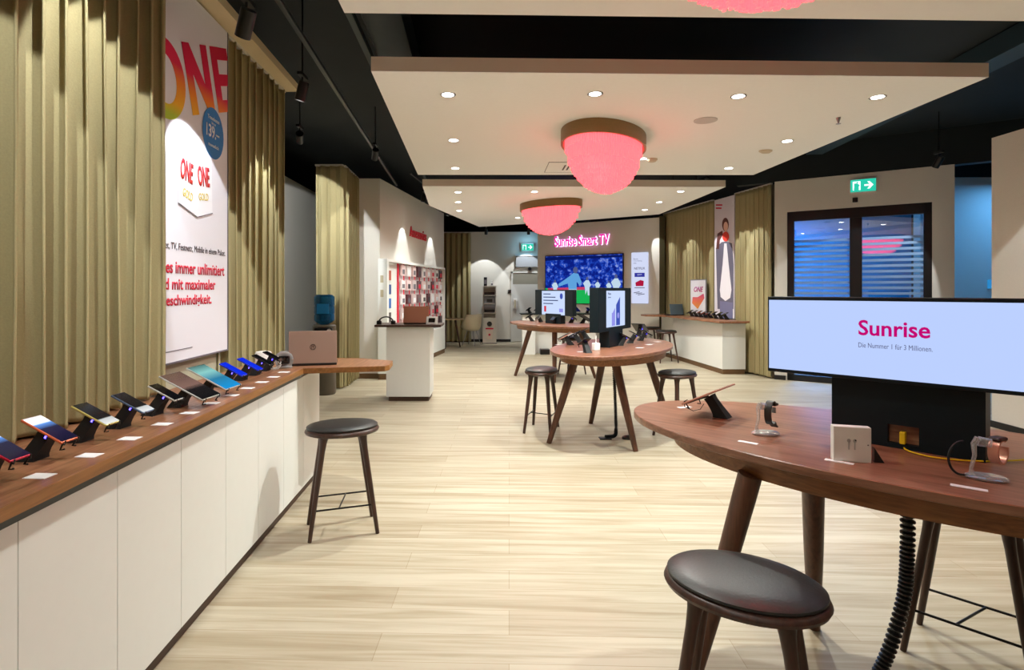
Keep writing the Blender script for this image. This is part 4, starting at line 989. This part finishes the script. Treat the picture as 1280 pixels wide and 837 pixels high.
def on_tower(nm, lab, cat, bx_, m, det=None, dm=None):
    t = thing(nm, lab, cat, (-.07, 15.95, 0)); MB().box(*bx_).build('body', m, t, bevel=.006)
    if det: MB().box(*det).build('front', dm, t)
on_tower('coffee_machine', 'grey coffee machine on the upper shelf of the coffee tower', 'coffee machine', (-.15, .15, -.1, .14, 1.125, 1.31), mat('machine_grey', (150, 150, 158), .4), (-.08, .08, -.105, -.1, 1.15, 1.24), M_blk)
on_tower('storage_box', 'grey box on the middle shelf of the coffee tower', 'box', (-.16, .16, -.16, .14, .95, 1.08), mat('box_grey', (130, 126, 128), .5), (-.15, .15, -.165, -.16, .98, 1.0), M_dk)
on_tower('cup_tray', 'dark tray of cups on the lower shelf of the coffee tower', 'tray', (-.14, .14, -.1, .12, .865, .93), M_dk)
on_tower('storage_box', 'black capsule box on the top shelf of the coffee tower', 'box', (-.14, .14, -.1, .12, 1.355, 1.43), M_blk)
on_tower('canister', 'tall black canister on top of the coffee tower', 'canister', (-.16, -.07, -.05, .05, 1.605, 1.85), M_blkm, (-.15, -.08, -.052, -.05, 1.66, 1.78), M_grey)
on_tower('cup_stack', 'white stack of cups on top of the coffee tower', 'cups', (.03, .10, -.04, .04, 1.605, 1.76), M_wht, (.04, .09, -.042, -.04, 1.63, 1.68), M_grey)
o = MB().box(.46, .56, 16.37, 16.4, 1.40, 1.50).build('wall_switch', M_blk, bevel=.01); tag(o, 'small black square switch on the back wall beside the white door', 'switch')
# back door
bd = MB(); bd.box(.55, .60, 16.33, 16.4, 0, 2.02).box(.55, 1.5, 16.33, 16.4, 1.98, 2.02).build; 
bdo = bd.build('door_2', mat('door_white', (222, 222, 218), .5)); struct(bdo)
MB().box(.60, 1.5, 16.35, 16.39, .02, 1.66).build('door_leaf', mat('door_white', (222, 222, 218), .5), bdo)
MB().box(.60, 1.5, 16.35, 16.39, 1.66, 1.98).build('transom', mat('transom_grey', (150, 146, 132), .6), bdo)
MB().box(.63, .66, 16.3, 16.35, .98, 1.1).build('door_handle', M_silver, bdo)
r = thing('wall_phone', 'white wall handset beside the back door', 'telephone', (.66, 16.33, .95)); MB().box(-.05, .05, -.05, 0, 0, .3).build('cradle', M_wht, r, bevel=.01); MB().box(-.02, .02, -.08, -.05, .03, .26).build('handset', mat('beige', (190, 180, 150), .5), r, bevel=.01)
r = thing('air_conditioner', 'grey rectangular air unit above the back door', 'air conditioner', (1.0, 16.4, 2.15)); MB().box(-.32, .32, -.12, 0, 0, .32).build('casing', mat('unit_grey', (150, 152, 156), .5, noise=.2, nscale=120), r, bevel=.01); MB().box(-.34, .34, -.14, 0, .32, .36).build('top_rail', M_wht, r)
MB().tube([(.08, -.14, -.05), (.08, -.11, -.05)], .05, 16).build('sensor', M_blk, r)
exit_sign(frame((1.02, 16.395, 2.72), (1, 0, 0)), .34, .19, 'green lit exit sign on the back wall above the air unit', .1)
l = bpy.data.lights.new('exit_glow', 'POINT'); l.energy = 3.0; l.color = (.3, .7, 1); l.shadow_soft_size = .1; o = bpy.data.objects.new('exit_glow', l); C.objects.link(o); o.location = (1.02, 16.12, 2.75)

# ------------------------------------------------------------------ television wall
MTV = frame(TV0, tvd)
def tw(px, py=None):
    k = (px-PX)/F; t = (k*TV0.y-TV0.x)/(tvd.x-k*tvd.y); Y = TV0.y+tvd.y*t
    return t if py is None else (t, CAMH+(PY-py)*Y/F)
r = thing('television', 'large wall television showing footballers before a blue crowd', 'television', M=MTV)
x0, x1 = tw(682.2), tw(780); zt = tw(731, 318)[1]; zb = tw(710, 379.3)[1]
MB().box(x0, x1, zb, zt, .0, .05).build('housing', M_blk, r, bevel=.005)
def crowd():
    m = bpy.data.materials.new('crowd_picture'); m.use_nodes = True; nt = m.node_tree; nt.nodes.clear(); N = nt.nodes.new; L = nt.links.new
    tc = N('ShaderNodeTexCoord'); n = N('ShaderNodeTexNoise'); n.inputs['Scale'].default_value = 11; n.inputs['Detail'].default_value = 5
    L(tc.outputs['Object'], n.inputs['Vector']); rp_ = N('ShaderNodeValToRGB'); e = rp_.color_ramp.elements
    e[0].position = .42; e[0].color = srgb(12, 30, 130); e[1].position = .72; e[1].color = srgb(150, 170, 235); q = e.new(.56); q.color = srgb(30, 70, 190)
    L(n.outputs['Fac'], rp_.inputs[0]); em = N('ShaderNodeEmission'); L(rp_.outputs[0], em.inputs[0]); em.inputs[1].default_value = .5; o = N('ShaderNodeOutputMaterial'); L(em.outputs[0], o.inputs[0]); return m
S = MB().box(x0+.02, x1-.02, zb+.02, zt-.02, .05, .052).build('screen', crowd(), r)
u = lambda px, py: tw(px, py)
G = emis('pic_green', (30, 190, 90), .85); WH = emis('pic_white', (200, 225, 245), .9); RDp = emis('pic_pink', (220, 70, 110), .8); SK = emis('pic_skin', (90, 100, 150), .8); TL = emis('pic_cyan', (100, 170, 230), .9); NV = emis('pic_navy', (14, 30, 110), .7)
flat([u(682.8, 379), u(741, 379), u(741, 363), u(682.8, 360)], 'picture_pitch', G, r, .0525)
flat([u(686, 363), u(732, 362), u(732, 358.5), u(686, 360)], 'picture_boards', RDp, r, .054)
flat([u(741, 379), u(779, 376), u(779, 360), u(741, 362)], 'picture_pitch', G, r, .0525)
flat([u(683, 326), u(779, 321), u(779, 318.5), u(683, 321.5)], 'picture_sky', NV, r, .0525)
# foreground footballer
flat([u(712, 346), u(718, 341), u(724, 342), u(728, 352), u(726, 357), u(722, 352), u(722, 362), u(712, 362), u(711, 354), u(700, 358), u(699, 355)], 'picture_player', TL, r, .0555)
flat([u(712, 361), u(722, 361), u(721, 378), u(717, 378), u(716, 370), u(714, 378), u(711, 378)], 'picture_player', WH, r, .0555)
flat([u(720.5+3*math.cos(t), 337.5-4.2*math.sin(t)) for t in [i/14*2*PI for i in range(14)]], 'picture_head', SK, r, .0565)
for cx, cy, s_ in ((735, 355, 1), (771, 354, 1.25), (695, 357, .8), (748, 356, .7), (762, 357, .7)):
    flat([u(cx-3*s_, cy+3*s_), u(cx-5*s_, cy-1*s_), u(cx-1.5*s_, cy-5*s_), u(cx+2*s_, cy-5*s_), u(cx+5*s_, cy+1*s_), u(cx+3*s_, cy+4*s_), u(cx+3*s_, cy+14*s_), u(cx+1, cy+14*s_), u(cx, cy+7*s_), u(cx-2*s_, cy+13*s_)], 'picture_player', WH, r, .055)
    flat([u(cx+1.6*s_*math.cos(t), cy-7*s_-2.2*s_*math.sin(t)) for t in [i/10*2*PI for i in range(10)]], 'picture_head', SK, r, .056)
# lettering
r = thing('wall_lettering', 'glowing pink Sunrise Smart TV lettering above the television', 'lettering', M=MTV)
xa, za = tw(694, 307.5); xb, zb2 = tw(762, 305)
text('Sunrise Smart TV', 'letters', emis('letters_pink', (250, 40, 160), 1.0), r, xa, za-.02, wd=xb-xa, h=.26, z=.03, ext=.03, bold=.015)
o = text('Sunrise Smart TV', 'letter_backlight', emis('letters_halo', (215, 190, 255), 3.2), r, xa, za-.02, wd=xb-xa, h=.26, z=.006, ext=.004, bold=.03)
# lit sign on the right
r = thing('lit_sign', 'tall narrow white lit sign with logos right of the television', 'sign', M=MTV)
xa, xb = tw(790), tw(810.5); zt = tw(800, 315.5)[1]; zb = tw(800, 379)[1]
MB().box(xa, xb, zb, zt, 0, .04).build('light_box', emis('sign_white', (215, 222, 250), .95), r)
cx = (xa+xb)/2; hh = zt-zb; SGY = emis('sign_grey', (120, 120, 140), .8)
for k, (s_, f) in enumerate((('Beste', .86), ('Unterhaltung', .82), ('mit', .78))): text(s_, 'sign_text', SGY, r, xa+.05, zb+hh*f, h=.035, z=.041)
text('NETFLIX', 'sign_text', SGY, r, cx, zb+hh*.665, wd=.26, h=.055, z=.041, align='C', bold=.02)
flat(rect(cx-.12, cx+.12, zb+hh*.52, zb+hh*.60), 'sign_logo', emis('sign_blue', (60, 60, 170), .8), r, .041); text('sport', 'sign_text', emis('sign_white', (215, 222, 250), .95), r, cx, zb+hh*.545, h=.04, z=.0425, align='C')
flat([(cx-.09, zb+hh*.34), (cx+.09, zb+hh*.34), (cx+.1, zb+hh*.44), (cx+.02, zb+hh*.46), (cx-.1, zb+hh*.41)], 'sign_logo', emis('sign_red', (190, 30, 70), .8), r, .041)
flat(rect(cx-.12, cx+.12, zb+hh*.30, zb+hh*.315), 'sign_text', SGY, r, .041)
for k in range(3): flat([(cx-.14+k*.05, zb+hh*(.2-k*.02)), (cx+.0+k*.06, zb+hh*(.22-k*.02)), (cx+.0+k*.06, zb+hh*(.235-k*.02)), (cx-.14+k*.05, zb+hh*(.215-k*.02))], 'sign_text', SGY, r, .041)
# low counter before the television
lc = thing('low_counter', 'white counter with thin black top below the wall television', 'counter', (0, 0, 0))
MB().prism([(.66, 13.1), (2.45, 13.1), (2.45, 13.6), (.66, 13.6)], .925, .95).build('counter_top', M_blk, lc)
MB().box(.70, 1.0, 13.15, 13.55, .0, .925).build('side_block', M_cab, lc); MB().box(1.0, 2.4, 13.4, 13.55, .0, .925).build('back_panel', M_cab, lc); MB().box(2.1, 2.4, 13.15, 13.4, 0, .925).build('side_block', M_cab, lc)
o = MB().box(1.12, 1.34, 13.15, 13.38, 0, .12).build('floor_box', M_blk, bevel=.01); tag(o, 'black box on the floor under the low white counter', 'box')
for x, y, lab, big in ((.86, 13.3, 'phone on the low counter at the left end', 0), (1.05, 13.3, 'second phone from the left on the low counter', 0), (1.95, 13.3, 'tablet on the low counter by the two-tone screen', 1), (2.25, 13.3, 'phone at the right end of the low counter', 0)):
    table_dev(x, y, math.radians(-90+(20 if x > 1.5 else -40)), lab, bool(big), 'black', .95)

# ------------------------------------------------------------------ right counter
rc = thing('right_counter', 'white counter with walnut top in front of the right curtains', 'counter', (0, 0, 0))
MB().prism([(4.09, 10.08), (4.50, 10.08), (4.06, 12.95), (3.86, 12.95), (3.95, 12.4)], .09, .905).build('body', M_cab, rc)
MB().prism([(4.10, 10.09), (4.49, 10.09), (4.05, 12.93), (3.87, 12.93), (3.96, 12.4)], 0, .09).build('plinth', M_skirtb, rc)
MB().prism([(3.97, 9.92), (4.50, 9.92), (4.04, 13.0), (3.50, 12.95), (3.34, 12.75), (3.36, 12.45), (3.75, 12.25)], .915, .95).build('counter_top', M_walnut, rc, bevel=.002)
MB().prism([(4.03, 9.98), (4.48, 9.98), (4.03, 12.9), (3.84, 12.9), (3.82, 12.3)], .905, .915).build('shadow_gap', M_blk, rc)
make_laptop(.34, .23, 'open blue-grey laptop on the far end of the right counter', (3.98, 12.2, .95), math.radians(20), mat('laptop_grey', (96, 116, 130), .4, metal=.3), -10, False)
for i in range(8):
    t = i/7; x = 4.10+(4.30-4.10)*t*.9; y = 11.75-(11.75-10.45)*t
    table_dev(x, y, math.radians(190), 'phone on the right counter, '+('nearest the laptop', 'second from the laptop', 'third from the laptop', 'fourth from the laptop', 'fourth from the coat poster', 'third from the coat poster', 'second from the coat poster', 'nearest the coat poster')[i], False, 'black', .95)
# framed poster on the counter
MRc = frame((RC0.x, RC0.y, 0)-rcn*.0, rcd) if False else frame(Vector((RC0.x, RC0.y, 0))-rcn*.12, rcd)
def rw(px, py=None, off=.12):
    O = RC0-rcn*off; k = (px-PX)/F; t = (k*O.y-O.x)/(rcd.x-k*rcd.y); Y = O.y+rcd.y*t
    return t if py is None else (t, CAMH+(PY-py)*Y/F)
r = thing('framed_poster', 'small white poster with colourful lettering standing on the right counter', 'poster', M=MRc)
xa, xb = rw(864), rw(883.5); za = .955; zt = rw(874, 349)[1]
MB().box(xa, xb, za, zt, 0, .02).build('frame', M_silver, r, bevel=.003); MB().box(xa+.02, xb-.02, za+.02, zt-.02, .02, .022).build('sheet', M_poster, r)
cx = (xa+xb)/2; hh = zt-za
M_rain = ramp_mat('rainbow_print', 1, [(za, (240, 200, 60)), (za+hh*.4, (235, 120, 80)), (za+hh*.6, (215, 70, 130)), (zt, (90, 80, 160))], rough=.6)
flat([(xa+.08, za+hh*.35), (cx, za+hh*.2), (xb-.05, za+hh*.5), (xb-.08, za+hh*.62), (cx, za+hh*.52), (xa+.1, za+hh*.52)], 'print_swash', M_rain, r, .023)
text('ONE', 'print_text', M_rain, r, cx+.03, za+hh*.66, h=.11, wd=(xb-xa)*.6, z=.023, align='C', bold=.03, shear=.3)
flat(rect(xb-.12, xb-.05, za+.05, za+.07), 'print_text', M_red, r, .023)
# tall poster with a person in a coat
MRp = frame(Vector((RC0.x, RC0.y, 0))-rcn*.0, rcd)
rq = lambda px, py: rw(px, py, 0)
r = thing('wall_poster', 'tall poster of a person in a grey coat between the right curtains', 'poster', M=MRp)
xa, xb = rq(893, 300)[0], rq(918, 300)[0]
MB().box(xa, xb, .96, 3.27, -.02, 0).build('poster_sheet', mat('poster_lilac', (222, 214, 222), .7), r)
coat = mat('print_coat', (104, 100, 118), .7); hair = mat('print_hair', (92, 44, 40), .7); skin = mat('print_skin', (225, 180, 160), .7); shirt = mat('print_shirt', (236, 232, 238), .7)
flat([rq(897, 386), rq(895.5, 330), rq(895, 310), rq(902, 302.5), rq(908, 301.5), rq(915, 304), rq(917, 330), rq(917, 386)], 'picture_coat', coat, r, .001)
flat([rq(905.5, 304), rq(908.5, 304), rq(911, 330), rq(914.5, 362), rq(913, 372), rq(907, 376), rq(901, 371), rq(900, 362), rq(903.5, 330)], 'picture_shirt', shirt, r, .003)
flat([rq(900, 398), rq(900, 376), rq(916, 378), rq(916, 398)], 'picture_trousers', mat('print_denim', (120, 118, 150), .7), r, .0015)
flat([rq(907+4.2*math.cos(t), 280.5-8.5*math.sin(t)) for t in [i/18*2*PI for i in range(18)]], 'picture_hair', hair, r, .003)
flat([rq(907.5+2.8*math.cos(t), 283-6.0*math.sin(t)) for t in [i/18*2*PI for i in range(18)]], 'picture_face', skin, r, .0045)
flat([rq(895.5, 311), rq(897, 292), rq(903, 288), rq(904, 293), rq(900, 300), rq(899, 311)], 'picture_arm', hair, r, .004)
flat([rq(907.5+4.2*math.cos(t), 295.5-6.2*math.sin(t)) for t in [i/18*2*PI for i in range(18)]], 'picture_red_cup', mat('print_redcup', (225, 60, 40), .6), r, .006)
for k in range(2): a_ = rq(895, 257+k*4); b_ = rq(903-k, 257+k*4); flat([a_, b_, (b_[0], b_[1]+.028), (a_[0], a_[1]+.028)], 'poster_text', M_red, r, .002)

# hide the template stand under the name of a real one
bpy.data.objects.remove(st0.children[0]) if False else None
for ch in list(st0.children): bpy.data.objects.remove(ch)
bpy.data.objects.remove(st0)
